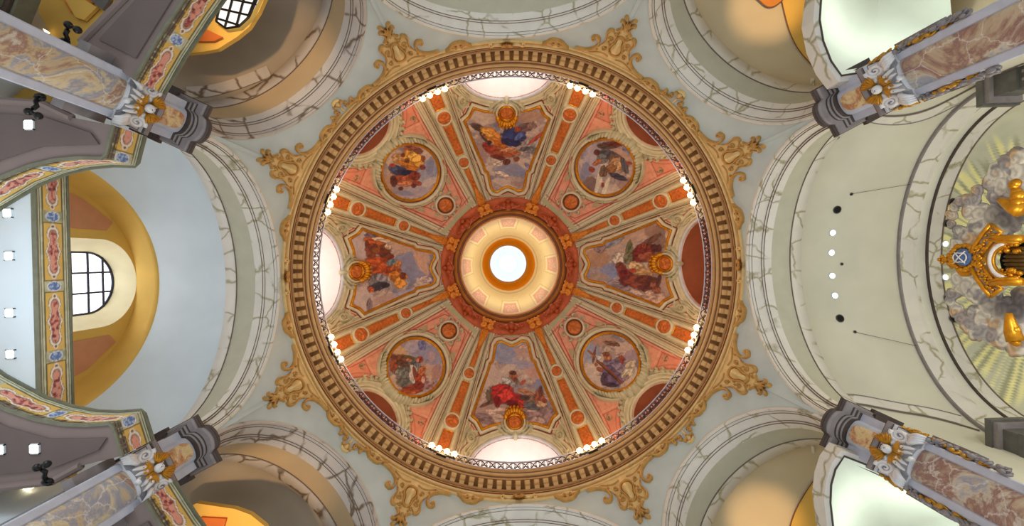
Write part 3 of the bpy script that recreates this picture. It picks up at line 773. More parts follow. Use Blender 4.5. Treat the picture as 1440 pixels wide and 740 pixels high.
# high west gallery: straight painted parapet, white soffit
gw_ = empty('gallery', (-13.3, 0, 12.6), 'pale west gallery with straight painted parapet across the round window', 'gallery')
fascia([(-13.3, 4.9), (-13.3, -4.9)], 12.62, 13.52, -.12, 1.0, gw_)
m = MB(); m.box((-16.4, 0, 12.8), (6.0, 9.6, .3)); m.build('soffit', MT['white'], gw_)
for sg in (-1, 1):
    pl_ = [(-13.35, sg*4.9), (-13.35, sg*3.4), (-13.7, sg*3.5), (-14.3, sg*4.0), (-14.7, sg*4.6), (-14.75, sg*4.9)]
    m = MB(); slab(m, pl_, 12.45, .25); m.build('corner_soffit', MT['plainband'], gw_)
m = MB(); m.box((-16.0, 0, 12.62), (1.6, 4.6, .06)); m.build('soffit_panel', MT['ochre'], gw_)

# ---- piers
def spiral(c, r0, turns, ax, ay, n=26, r1=.12, a0=0):
    c = Vector(c); ax = Vector(ax); ay = Vector(ay)
    return [c + ax*(r0*(1-(1-r1)*i/(n-1))*math.cos(a0+turns*2*PI*i/(n-1))) + ay*(r0*(1-(1-r1)*i/(n-1))*math.sin(a0+turns*2*PI*i/(n-1))) for i in range(n)]
def front(hw, bulge, cb, n=12, xb=1.3):
    """plan outline of a pier member (x outward from the hall, y across): straight shoulders and a bowed centre"""
    pts = [(xb, -hw), (0, -hw), (0, -cb)]
    for i in range(1, n): 
        y = -cb+2*cb*i/n; pts.append((-bulge*math.sqrt(max(0, 1-(y/cb)**2))**1.0, y))
    return pts+[(0, cb), (0, hw), (xb, hw)]
def extr(m_, rows):
    """rows: list of (offset, z, hw, bulge, cb)"""
    G = []
    for off, z, hw, bu, cb in rows:
        G.append([(x-(off if x < 1 else 0), y, z) for x, y in front(hw, bu, cb)])
    m_.grid(G); n_ = len(G[0]); b = len(m_.v)-len(G)*n_
    m_.f.append(tuple(b+i for i in range(n_))[::-1]); m_.f.append(tuple(b+(len(G)-1)*n_+i for i in range(n_)))
def pier(deg, lab, mar, side):
    R0 = 11.45
    r_ = empty('pier', pol(R0, deg, 6.0), lab, 'pier', rotz=rad(deg))
    T = Matrix.Translation(pol(R0, deg, 0)) @ Matrix.Rotation(rad(deg), 4, 'Z')
    def low(p): return (p[0], p[1]*.79, float(np.interp(p[2], [6, 11.5, 12.1, 13.38, 14.33, 15.0], [6, 11.5, 11.8, 12.93, 14.03, 14.42])))
    def bld(m_, nm, mt, par=r_, sm=False):
        m_.v = [tuple(T @ Vector(low(p))) for p in m_.v]; return m_.build(nm, mt, par, sm)
    m_ = MB(); m_.box((.72, 0, 10.7), (1.3, 1.5, 9.4)); bld(m_, 'shaft', MT['stone'])
    for sg in (-1, 1):
        m_ = MB(); y = sg*.655
        pr = [(.1, y-.135), (.0, y-.135), (-.03, y-.10), (-.03, y+.10), (.0, y+.135), (.1, y+.135)]
        m_.grid([[(x, yy, z) for x, yy in pr] for z in (6.0, 9.0, 12.5)]); bld(m_, 'edge_strip', MT['strip'])
        m_ = MB(); m_.box((.45, sg*.92, 11.7), (.3, .34, 1.5)); bld(m_, 'side_moulding', MT['stone'])
    m_ = MB(); G = []
    for z in np.linspace(6, 12.6, 14): G.append([(-.10*math.sqrt(max(0, 1-(y/.52)**2)), y, z) for y in np.linspace(-.52, .52, 15)])
    m_.grid(G); bld(m_, 'marble_panel', mar, sm=True)
    # capital: necking, bell, moulded abacus
    cap = MB(); extr(cap, [(0.02, 12.15, .80, .12, .5), (.05, 12.2, .82, .14, .5), (.02, 12.28, .80, .12, .5), (.05, 12.7, .82, .16, .5), (.16, 13.0, .86, .2, .52)])
    cp = bld(cap, 'capital', MT['stonel'])
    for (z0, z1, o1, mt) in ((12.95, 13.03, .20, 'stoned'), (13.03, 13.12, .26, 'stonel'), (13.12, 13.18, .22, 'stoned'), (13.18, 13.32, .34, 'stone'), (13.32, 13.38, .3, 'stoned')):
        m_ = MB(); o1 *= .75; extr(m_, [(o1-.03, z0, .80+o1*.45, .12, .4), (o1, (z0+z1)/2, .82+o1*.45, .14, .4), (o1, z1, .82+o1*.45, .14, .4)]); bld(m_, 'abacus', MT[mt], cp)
    for sg in (-1, 1):
        vol = MB()
        for q, (rr_, yy, zz) in enumerate(((.26, .60, 12.72), (.17, .36, 12.9))):
            for xo in (-.16, -.26):
                vol.tube(spiral((xo-.04*q, sg*yy, zz), rr_, 1.9, (0, sg*.85, .1), (-.25, 0, .97), a0=1.2), [.075*(1-.55*i/25) for i in range(26)], 8)
        for q in range(4):                       # drapery folds rolling out under the volute
            a_ = .35+.28*q
            vol.tube([(-.1-.05*q, sg*(.42+.1*q), 12.5), (-.26, sg*(.5+.11*q), 12.36-.03*q), (-.3, sg*(.62+.08*q), 12.16), (-.16, sg*(.7+.07*q), 12.05)], [.05, .075, .07, .03], 8)
        bld(vol, 'volute', MT['stucco'], cp, True)
        wg = MB()                               # gold wing of small overlapping feathers
        for j in range(2):
            for i in range(9):
                t_ = i/8; L = .56-.16*t_-.10*j; a_ = rad(8+74*t_+4*j)
                b0 = Vector((-.32-.04*j, sg*(.13+.03*j), 12.80+.02*j)); d_ = Vector((-.10, sg*math.sin(a_)*.62, math.cos(a_)*1.0)).normalized()
                if i % 2: b0 += Vector((-.02, 0, 0))
                wg.tube([b0+d_*(.02), b0+d_*(L*.5), b0+d_*L*.85, b0+d_*L*1.05], [.022, .034, .034, .012], 6, flat=.7, up=(1, 0, 0))
        bld(wg, 'wing', MT['goldp'], cp, True)
        lf = MB()
        for i in range(7):
            a_ = rad(105+i*13); b0 = Vector((-.36, sg*.03, 12.66)); d_ = Vector((-.05, sg*abs(math.sin(a_)), math.cos(a_)*.9)).normalized()
            lf.tube([b0, b0+d_*.24, b0+d_*.42], [.03, .045, .014], 6, flat=.45, up=(1, 0, 0))
        bld(lf, 'leaf', MT['goldp'], cp, True)
    hd = MB()                                   # cherub head looking down into the church
    hd.ball((-.43, 0, 12.74), .15, 20, 14, (.8, 1.0, 1.0))
    for sg in (-1, 1):
        hd.ball((-.52, sg*.055, 12.71), .045, 10, 8)           # cheeks
        hd.ball((-.525, sg*.045, 12.785), .018, 8, 6, (1, 1.5, .6))  # lids
        hd.ball((-.42, sg*.115, 12.74), .03, 8, 6, (1, .5, 1.2))
    hd.ball((-.55, 0, 12.74), .022, 8, 6, (1.1, .8, 1.5)); hd.ball((-.535, 0, 12.685), .02, 8, 6, (1, 1.5, .45)); hd.ball((-.52, 0, 12.645), .03, 8, 6)
    h_ = bld(hd, 'cherub_head', MT['stucco'], cp, True)
    ey = MB()
    for sg in (-1, 1): ey.ball((-.533, sg*.045, 12.765), .014, 8, 6, (1, 1.4, .7))
    ey.ball((-.552, 0, 12.68), .013, 8, 6, (.8, 2.2, .5)); bld(ey, 'eyes_and_lips', MT['brown'], h_, True)
    hr = MB()
    for i in range(16):
        a_ = rad(-100+200*i/15); hr.ball((-.40+.02*(i % 2), math.sin(a_)*.12, 12.78+math.cos(a_)*.11), .038, 8, 6)
    for i in range(6): hr.ball((-.5, -.07+.028*i, 12.87), .026, 8, 6)
    bld(hr, 'hair', MT['stoned'], cp, True)
    hn = MB()                                   # drapery tails and the small hanging horn
    for y0, y1 in ((-.05, -.2), (.06, .16), (.2, .34), (-.22, -.36)):
        hn.tube([(-.26, y0, 12.55), (-.34, (y0+y1)/2, 12.4), (-.28, y1, 12.26), (-.30, y1*1.1, 12.1)], [.045, .075, .06, .025], 8)
    hn.tube([(-.25, .05, 12.3), (-.32, .02, 12.1), (-.36, -.02, 11.92), (-.40, -.05, 11.8)], [.03, .045, .06, .10], 10)
    bld(hn, 'drapery', MT['stucco'], cp, True)
    # frieze block with marble inlay
    m_ = MB(); extr(m_, [(-.02, 13.38, .80, .2, .52), (-.02, 14.35, .80, .2, .52)]); fz = bld(m_, 'frieze', MT['strip'])
    m_ = MB(); G = []
    for i, z in enumerate(np.linspace(13.45, 14.22, 12)):
        hw = .34*(1 if i < 8 else math.sqrt(max(0.02, 1-((i-7.5)/4.2)**2)))
        G.append([(-.03-.2*math.sqrt(max(0, 1-(y/.52)**2)), y, z) for y in np.linspace(-hw, hw, 13)])
    m_.grid(G); bld(m_, 'marble_inlay', MT['marblesm'], fz, True)
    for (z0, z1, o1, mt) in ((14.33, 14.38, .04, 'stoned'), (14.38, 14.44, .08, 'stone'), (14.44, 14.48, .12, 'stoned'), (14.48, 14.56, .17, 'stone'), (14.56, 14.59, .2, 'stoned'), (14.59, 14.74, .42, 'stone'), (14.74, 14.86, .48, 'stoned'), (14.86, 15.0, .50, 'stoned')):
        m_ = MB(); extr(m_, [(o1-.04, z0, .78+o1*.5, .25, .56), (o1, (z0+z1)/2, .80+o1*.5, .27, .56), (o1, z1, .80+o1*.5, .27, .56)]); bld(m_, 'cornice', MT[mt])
    # entablature returning along the sides, behind
    for sg in (-1, 1):
        for (z0, z1, o1) in ((13.0, 13.35, .1), (14.4, 14.6, .14), (14.6, 14.85, .3)):
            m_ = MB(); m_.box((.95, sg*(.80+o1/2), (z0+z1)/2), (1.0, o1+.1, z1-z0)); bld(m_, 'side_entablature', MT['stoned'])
    # carved gilt capitals of the flanking pilasters, seen edge on
    if side:
        rnd = random.Random(int(deg)+7)
        for sg in (-1, 1):
            g1 = MB(); g2 = MB()
            for i in range(30):
                t_ = i/29; x = .12+.12*math.sin(i*1.7); z = 13.0-3.0*t_; y = sg*(.90+.06*math.sin(i*2.3))
                mm_ = g1 if i % 3 else g2
                mm_.tube(spiral((x, y, z), .10+.05*rnd.random(), 1.3, (.8, sg*.6, 0), (0, 0, 1), n=12), .035, 6)
                mm_.ball((x-.1, y, z+.05), .06+.03*rnd.random(), 8, 6)
            bld(g1, 'carved_garland', MT['stone'], sm=True); bld(g2, 'gilt_leaves', MT['goldp'], sm=True)
    return r_
MT['strip'] = plain('blue_grey_strip', (190, 194, 208), .45, var=.1, scale=3)
pier(180+CORN, 'marbled pier with winged gold cherub capital at upper left, beside the dark galleries', MT['marble'], False)
pier(180-CORN, 'marbled pier with winged gold cherub capital at lower left, beside the dark galleries', MT['marble'], False)
pier(-CORN, 'marbled pier with gilt garlands at upper right, beside the chancel vault', MT['marble2'], True)
pier(CORN, 'marbled pier with gilt garlands at lower right, beside the chancel vault', MT['marble2'], True)

# ================================================================== DOME DECORATION
def offs(poly, d, closed=True):
    """offset a 2-D polygon outwards by d (any orientation, by signed area)"""
    n_ = len(poly); ar = sum(poly[i][0]*poly[(i+1) % n_][1]-poly[(i+1) % n_][0]*poly[i][1] for i in range(n_))
    sg = 1 if ar > 0 else -1; out = []
    for i in range(n_):
        p0, p1, p2 = poly[i-1], poly[i], poly[(i+1) % n_]
        e1 = (p1[0]-p0[0], p1[1]-p0[1]); e2 = (p2[0]-p1[0], p2[1]-p1[1]); l1 = math.hypot(*e1)+1e-9; l2 = math.hypot(*e2)+1e-9
        n1 = (e1[1]/l1*sg, -e1[0]/l1*sg); n2 = (e2[1]/l2*sg, -e2[0]/l2*sg)
        k_ = 1+n1[0]*n2[0]+n1[1]*n2[1]; k_ = max(k_, .45)
        out.append((p1[0]+d*(n1[0]+n2[0])/k_, p1[1]+d*(n1[1]+n2[1])/k_))
    return out
def dense(poly, step=2.5, closed=True):
    out = []; n_ = len(poly)
    for i in range(n_ if closed else n_-1):
        a_, b_ = poly[i], poly[(i+1) % n_]; L = math.hypot(b_[0]-a_[0], b_[1]-a_[1]); k_ = max(1, int(L/step))
        for q in range(k_): out.append((a_[0]+(b_[0]-a_[0])*q/k_, a_[1]+(b_[1]-a_[1])*q/k_))
    if not closed: out.append(poly[-1])
    return out
def smooth2(poly, it=2, closed=True):
    for _ in range(it):
        o_ = []; n_ = len(poly)
        for i in range(n_ if closed else n_-1):
            a_, b_ = poly[i], poly[(i+1) % n_]
            o_ += [(a_[0]*.75+b_[0]*.25, a_[1]*.75+b_[1]*.25), (a_[0]*.25+b_[0]*.75, a_[1]*.25+b_[1]*.75)]
        if not closed: o_ = [poly[0]]+o_+[poly[-1]]
        poly = o_
    return poly
PROF = [(-1, -.3), (-.85, .55), (-.4, .95), (.4, .95), (.85, .55), (1, -.3)]
def ribbon(m_, S, line, hw, h, closed=False, taper=False, prof=PROF):
    """moulding of half width hw px and height h m laid along a line of (a, b) points on surface S(a, b, height)"""
    n_ = len(line); G = []
    for i, p in enumerate(line):
        q0 = line[(i-1) % n_] if closed or i > 0 else p; q1 = line[(i+1) % n_] if closed or i < n_-1 else p
        tx, ty = q1[0]-q0[0], q1[1]-q0[1]; L = math.hypot(tx, ty)+1e-9; nx, ny = -ty/L, tx/L
        w_ = hw if not hasattr(hw, '__len__') else hw[i]
        if taper: w_ = w_*(1-.75*abs(2*i/(n_-1)-1)**2)
        hh = h*(w_/hw if taper else 1)
        G.append([tuple(S(p[0]+nx*w_*u, p[1]+ny*w_*u, hh*z)) for u, z in prof])
    m_.grid(G, cv=closed)
def patch(m_, S, poly, cen, nr, h, hf=None, skirt=True):
    """star-shaped solid patch on S; hf(rho, phi) extra height"""
    n_ = len(poly); base = len(m_.v)
    G = []
    if skirt: G.append([tuple(S(p[0], p[1], -.02)) for p in poly])
    for j in range(nr+1):
        k_ = 1-j/nr*.999; row = []
        for p in poly:
            x, y = cen[0]+(p[0]-cen[0])*k_, cen[1]+(p[1]-cen[1])*k_
            row.append(tuple(S(x, y, h+(hf(k_, math.atan2(p[1]-cen[1], p[0]-cen[0])) if hf else 0))))
        G.append(row)
    m_.grid(G, cu=True)
def LS(deg):
    """surface function taking sector-local (u, v)"""
    c, s = math.cos(rad(deg)), math.sin(rad(deg))
    return lambda u, v, h=0.0: domeS(v*c-u*s, v*s+u*c, h)

DIRN = {0: 'right', 45: 'lower right', 90: 'bottom', 135: 'lower left', 180: 'left', 225: 'upper left', 270: 'top', 315: 'upper right'}
FN = {270: 'blue-and-gold-robed figure', 315: 'grey-and-tan-robed figure', 0: 'dark red-robed figures', 45: 'figure holding a wooden cross',
      90: 'man in a red cloak', 135: 'seated grey-robed figure', 180: 'orange-robed figures', 225: 'yellow-and-blue-robed figure'}
# strokes: crop origin, scale, list of (x, y, rx, ry, angle, colour) in crop units; painted in order
SKY = (130, 132, 158); CL = (204, 180, 160); CD = (112, 84, 80); CP = (160, 126, 120)
SKIN = (176, 100, 62); DK = (58, 34, 34)
FRP = {
 270: ((620, 90), .2973, [
    (200, 250, 70, 30, 10, CL), (420, 250, 70, 22, -10, (176, 136, 110)), (240, 500, 60, 24, -20, CL), (330, 500, 80, 30, 0, SKY), (300, 560, 60, 16, 15, CL), (400, 470, 50, 22, 30, CL), (190, 420, 30, 60, 0, CP),
    (370, 570, 40, 14, 10, CP), (270, 470, 24, 12, 0, CL), (290, 520, 36, 10, 20, (226, 200, 180)),
    (175, 298, 38, 16, 25, (84, 60, 56)), (210, 345, 40, 14, 40, (70, 48, 50)), (250, 345, 70, 30, 35, (206, 128, 40)), (215, 322, 40, 14, 30, (222, 158, 70)), (280, 380, 30, 18, 30, (180, 96, 30)),
    (345, 335, 62, 34, 5, (40, 54, 112)), (330, 370, 50, 18, 10, (26, 34, 78)), (370, 340, 30, 12, -40, (84, 100, 156)), (395, 300, 50, 20, -15, (112, 82, 82)), (430, 290, 26, 14, 0, (140, 108, 98)),
    (250, 410, 50, 22, 25, (170, 60, 34)), (300, 420, 56, 22, 0, (150, 74, 42)), (320, 405, 40, 10, 0, (208, 140, 96)), (270, 440, 36, 12, 10, (112, 40, 30)), (215, 385, 22, 16, 40, (150, 50, 30)), (350, 420, 30, 10, 10, SKIN),
    (430, 380, 46, 24, -35, (168, 160, 156)), (450, 350, 50, 8, -40, (176, 70, 50)), (400, 400, 34, 10, -10, (96, 90, 92)), (440, 410, 30, 14, 0, (120, 116, 118)),
    (310, 462, 18, 15, 0, (96, 44, 28)), (357, 448, 15, 13, 0, (140, 72, 42)), (362, 305, 14, 13, 0, (170, 74, 50)), (410, 480, 18, 10, 40, (130, 116, 150)), (230, 370, 12, 10, 0, DK)]),
 315: ((780, 120), .2568, [
    (220, 400, 60, 90, 0, (178, 166, 176)), (380, 380, 60, 40, 20, (190, 150, 130)), (200, 540, 50, 40, 10, CD), (330, 570, 80, 30, 0, CL), (250, 500, 16, 110, 15, (226, 214, 190)), (280, 560, 12, 60, 20, (228, 220, 190)), (390, 540, 40, 40, 0, CP), (170, 470, 24, 50, 10, SKY), (400, 350, 40, 20, 40, SKY),
    (290, 330, 60, 18, 0, (84, 60, 50)), (330, 320, 40, 14, 10, (110, 50, 40)), (290, 375, 46, 26, 10, (72, 76, 86)), (260, 400, 30, 30, 30, (110, 112, 112)), (330, 400, 50, 30, 30, (96, 80, 74)),
    (350, 430, 52, 40, 20, (184, 138, 92)), (340, 440, 34, 30, 0, (206, 164, 116)), (310, 455, 30, 24, 0, (150, 100, 60)), (385, 440, 16, 50, -20, (84, 82, 92)), (350, 500, 50, 16, 20, (62, 58, 72)), (270, 470, 22, 30, 0, (110, 80, 60)),
    (235, 420, 26, 14, -30, SKIN), (410, 425, 18, 9, 10, (150, 62, 44)), (232, 365, 18, 18, 0, (92, 40, 32)), (205, 460, 18, 15, 30, (150, 60, 40)), (265, 545, 9, 14, 0, (150, 50, 34)), (255, 480, 10, 20, 0, (120, 90, 70))]),
 225: ((480, 120), .2703, [
    (280, 400, 50, 70, 0, CL), (440, 440, 60, 60, 0, (150, 152, 172)), (400, 550, 90, 30, -10, (176, 160, 166)), (440, 360, 50, 30, 20, CL), (250, 500, 34, 50, 20, (190, 150, 120)), (460, 500, 50, 20, -20, (200, 182, 170)), (330, 560, 40, 14, 10, SKY), (460, 420, 20, 50, 10, SKY),
    (370, 335, 50, 24, 10, (150, 80, 60)), (290, 380, 30, 30, 0, (196, 150, 100)), (370, 385, 60, 46, 20, (214, 150, 48)), (380, 370, 36, 26, 20, (232, 178, 80)), (350, 420, 60, 18, 20, (190, 112, 36)), (400, 345, 20, 12, 10, (120, 70, 60)),
    (300, 445, 60, 26, 15, (46, 54, 92)), (345, 455, 40, 16, 0, (28, 34, 62)), (270, 430, 24, 14, 20, (86, 96, 128)),
    (300, 490, 50, 26, 10, (150, 66, 40)), (350, 490, 44, 26, -10, (176, 90, 54)), (380, 470, 30, 24, 0, (128, 52, 36)), (330, 510, 40, 14, 0, (196, 120, 80)), (270, 500, 18, 28, -10, (90, 44, 38)),
    (422, 427, 15, 13, 0, (140, 60, 40)), (338, 390, 14, 13, 0, (120, 64, 36)), (318, 362, 12, 11, 0, (130, 50, 36)), (400, 510, 16, 14, 0, (150, 64, 40)), (375, 520, 14, 12, 0, (110, 44, 34)), (308, 535, 13, 10, 0, (100, 40, 30)), (425, 380, 12, 16, 0, (150, 80, 50)), (265, 415, 16, 10, 0, (170, 60, 44))]),
 180: ((440, 300), .2027, [
    (330, 210, 60, 100, 0, (200, 180, 176)), (350, 600, 70, 90, 0, (206, 184, 176)), (690, 360, 120, 120, 0, (136, 136, 162)), (620, 230, 90, 36, 10, (196, 158, 132)), (760, 360, 30, 110, -35, (214, 164, 132)), (760, 300, 50, 60, -30, (206, 160, 130)), (640, 560, 120, 30, -15, (168, 160, 180)), (480, 600, 100, 30, -20, (186, 152, 140)), (820, 420, 20, 80, 0, (130, 116, 140)), (420, 160, 60, 24, 10, (120, 96, 110)), (780, 460, 40, 24, 0, (206, 180, 170)), (390, 640, 20, 50, 0, (130, 108, 116)),
    (450, 190, 90, 26, 0, (210, 180, 150)), (440, 220, 76, 30, 5, (92, 50, 32)), (400, 260, 40, 50, 0, (130, 62, 36)), (470, 250, 70, 36, 0, (140, 74, 38)), (450, 205, 50, 12, 10, (190, 96, 40)), (500, 290, 50, 40, 30, (110, 50, 30)), (390, 190, 40, 20, 20, (196, 90, 34)), (520, 230, 24, 20, 0, (206, 176, 150)),
    (450, 340, 80, 40, 10, (196, 86, 30)), (500, 330, 40, 20, 30, (150, 60, 26)), (480, 400, 70, 36, 0, (188, 80, 28)), (530, 400, 40, 30, 30, (160, 66, 28)), (580, 440, 60, 40, 10, (206, 122, 36)), (600, 480, 40, 40, 0, (226, 150, 60)), (570, 370, 40, 34, 0, (180, 92, 40)), (590, 350, 24, 24, 0, (206, 130, 60)),
    (545, 340, 40, 22, -20, (110, 124, 130)), (430, 460, 46, 44, 0, (120, 112, 116)), (470, 450, 40, 30, 20, (150, 142, 146)), (440, 510, 60, 30, -20, (62, 58, 72)), (400, 530, 24, 20, 0, (190, 90, 50)), (500, 500, 30, 18, 0, (46, 42, 50)),
    (625, 435, 24, 24, 0, (112, 50, 28)), (545, 300, 18, 16, 0, (120, 40, 36)), (370, 210, 14, 20, 0, (120, 60, 40)), (600, 400, 16, 14, 0, (150, 84, 50)), (650, 440, 10, 14, 0, (190, 120, 70))]),
 90: ((640, 450), .2974, [
    (230, 150, 60, 60, 0, (136, 142, 172)), (330, 150, 60, 24, 10, (186, 150, 136)), (190, 280, 50, 60, 0, (196, 172, 160)), (380, 240, 60, 44, 20, (196, 150, 136)), (300, 210, 70, 20, 5, (160, 156, 176)), (250, 230, 40, 16, -20, (206, 180, 164)), (400, 310, 30, 26, 0, (130, 136, 166)), (150, 430, 70, 40, 0, (170, 138, 130)), (210, 440, 60, 24, 10, (206, 178, 160)), (400, 450, 70, 50, 0, (150, 122, 124)), (330, 420, 60, 16, 10, (186, 156, 146)), (380, 480, 50, 20, 0, (176, 150, 140)), (140, 470, 50, 20, 20, (130, 106, 108)), (320, 130, 24, 10, 0, (206, 166, 150)),
    (175, 360, 30, 44, 10, (96, 84, 62)), (150, 400, 40, 8, -20, (110, 72, 60)), (260, 300, 40, 28, -10, (150, 148, 144)), (245, 290, 24, 14, 30, (186, 182, 172)), (225, 350, 56, 50, 0, (172, 34, 32)), (290, 380, 60, 36, 20, (164, 30, 32)), (240, 360, 34, 30, 0, (206, 60, 50)), (210, 320, 36, 14, -10, (190, 44, 40)), (280, 400, 50, 16, 10, (110, 18, 26)), (200, 390, 16, 30, 0, (120, 22, 28)), (320, 400, 24, 20, 40, (196, 60, 50)),
    (340, 345, 46, 10, 20, (176, 116, 84)), (370, 380, 50, 26, 10, (130, 100, 84)), (400, 370, 24, 40, -10, (160, 84, 60)), (360, 410, 40, 18, 20, (96, 96, 100)), (410, 400, 26, 16, 0, (186, 150, 120)), (405, 340, 12, 26, 0, (110, 66, 50)), (330, 370, 20, 14, 0, (84, 60, 56)),
    (276, 266, 19, 20, 0, (164, 90, 56)), (285, 285, 12, 12, 0, (120, 72, 50)), (274, 252, 17, 10, 0, (92, 56, 40)), (320, 298, 18, 8, -40, (176, 80, 56)), (425, 385, 12, 12, 0, (140, 60, 44))]),
 45: ((800, 440), .2433, [
    (130, 230, 50, 60, 0, (152, 160, 184)), (210, 170, 80, 26, 0, (176, 134, 112)), (320, 210, 60, 40, 10, (206, 176, 160)), (360, 260, 40, 44, 0, (170, 146, 156)), (130, 340, 50, 40, 0, (212, 190, 170)), (170, 400, 50, 30, 20, (206, 186, 170)), (350, 400, 60, 30, 0, (206, 180, 160)), (380, 350, 20, 40, 0, (206, 196, 180)), (250, 180, 50, 14, 10, (120, 84, 70)), (160, 260, 30, 14, 0, (206, 200, 196)), (300, 240, 30, 10, 0, (190, 160, 150)),
    (250, 300, 50, 30, 20, (116, 102, 130)), (230, 350, 36, 44, 0, (96, 82, 112)), (210, 390, 24, 40, 0, (74, 54, 78)), (270, 380, 50, 40, 10, (104, 86, 118)), (300, 320, 50, 30, 30, (140, 122, 140)), (340, 350, 44, 26, -30, (204, 190, 162)), (360, 300, 34, 20, -20, (196, 176, 146)), (250, 420, 40, 14, 0, (60, 42, 62)), (300, 270, 30, 14, 0, (120, 100, 120)), (180, 330, 20, 14, 20, (150, 80, 56)), (330, 380, 24, 14, -30, (150, 126, 130)),
    (235, 340, 108, 9, 43, (140, 76, 44)), (230, 346, 100, 4, 43, (84, 44, 30)), (148, 245, 48, 8, -80, (134, 70, 42)), (135, 240, 34, 6, 40, (150, 88, 52)),
    (222, 255, 22, 25, 0, (176, 104, 66)), (215, 240, 20, 14, 0, (124, 76, 50)), (232, 265, 8, 10, 0, (206, 140, 96)), (305, 265, 16, 16, 0, (160, 82, 50)), (160, 300, 10, 12, 0, (170, 96, 60)), (310, 280, 12, 20, 0, (150, 60, 50))]),
 135: ((470, 440), .2568, [
    (480, 210, 70, 50, 0, (138, 140, 170)), (420, 190, 40, 30, 0, (176, 164, 176)), (550, 270, 40, 80, 0, (150, 144, 166)), (350, 210, 40, 30, 20, (206, 160, 110)), (520, 320, 60, 40, 0, (200, 158, 130)), (560, 330, 30, 44, 10, (172, 128, 120)), (530, 240, 20, 30, 0, (186, 150, 150)), (330, 380, 40, 40, 20, (206, 176, 150)), (520, 400, 40, 24, 0, (160, 120, 120)), (480, 180, 20, 30, 0, (116, 116, 160)),
    (400, 245, 56, 12, 12, (110, 88, 52)), (350, 260, 44, 26, 20, (128, 66, 40)), (325, 290, 26, 40, 0, (150, 76, 46)), (380, 280, 50, 18, 10, (92, 60, 44)), (430, 280, 30, 24, 30, (90, 96, 100)), (460, 290, 14, 30, -10, (120, 124, 126)),
    (380, 330, 50, 34, 10, (92, 92, 88)), (370, 350, 36, 44, 0, (116, 116, 110)), (390, 390, 44, 30, 0, (104, 104, 100)), (350, 330, 20, 20, 0, (140, 138, 130)), (430, 340, 24, 50, -10, (206, 190, 176)), (445, 350, 12, 50, -15, (120, 60, 46)),
    (470, 360, 28, 40, 0, (172, 70, 40)), (480, 320, 20, 26, 20, (190, 110, 70)), (430, 420, 66, 26, -10, (156, 62, 36)), (460, 400, 30, 20, 0, (120, 44, 34)), (400, 440, 50, 12, 0, (190, 96, 50)), (485, 370, 10, 20, 0, (214, 170, 150)),
    (468, 257, 19, 18, 0, (160, 62, 38)), (455, 262, 8, 10, 0, (206, 130, 90)), (410, 262, 20, 8, 20, (190, 120, 80))]),
 0: ((720, 240), .3512, [
    (430, 300, 80, 40, -20, (190, 160, 140)), (340, 350, 50, 40, 0, (176, 130, 96)), (390, 410, 36, 34, 0, (128, 140, 176)), (350, 430, 40, 20, 0, (170, 140, 120)), (500, 250, 80, 30, -20, (196, 160, 136)), (590, 270, 26, 60, 0, (120, 88, 76)), (560, 240, 30, 26, 0, (150, 112, 96)), (600, 470, 40, 50, 0, (186, 150, 130)), (500, 470, 70, 24, 15, (200, 168, 150)), (570, 510, 50, 24, 0, (196, 160, 140)), (430, 460, 50, 20, 10, (150, 130, 136)), (430, 350, 30, 24, 0, (210, 190, 172)), (400, 290, 50, 14, -25, (140, 140, 150)), (350, 310, 24, 20, 0, (140, 116, 116)),
    (545, 290, 60, 14, -35, (110, 70, 56)), (530, 320, 50, 26, -10, (128, 40, 34)), (500, 345, 40, 22, 10, (112, 34, 30)), (545, 345, 40, 20, 0, (160, 84, 60)), (470, 320, 14, 36, 10, (104, 104, 70)), (465, 350, 20, 24, 20, (120, 116, 84)), (580, 310, 24, 16, 0, (84, 40, 36)),
    (500, 390, 36, 24, 30, (206, 170, 120)), (530, 410, 40, 18, 10, (196, 150, 100)), (440, 400, 20, 34, -20, (132, 46, 38)), (460, 430, 26, 34, 20, (120, 34, 34)), (500, 445, 50, 26, 5, (134, 60, 44)), (550, 440, 50, 20, 10, (110, 50, 40)), (575, 470, 26, 20, 50, (150, 86, 62)), (530, 470, 30, 14, 0, (96, 44, 40)), (485, 400, 14, 10, 0, (170, 60, 40)),
    (530, 300, 10, 12, 0, (150, 70, 46)), (430, 378, 12, 12, 0, (120, 62, 40)), (560, 380, 16, 14, 0, (190, 110, 60)), (590, 440, 10, 26, 10, (90, 50, 44))]),
}
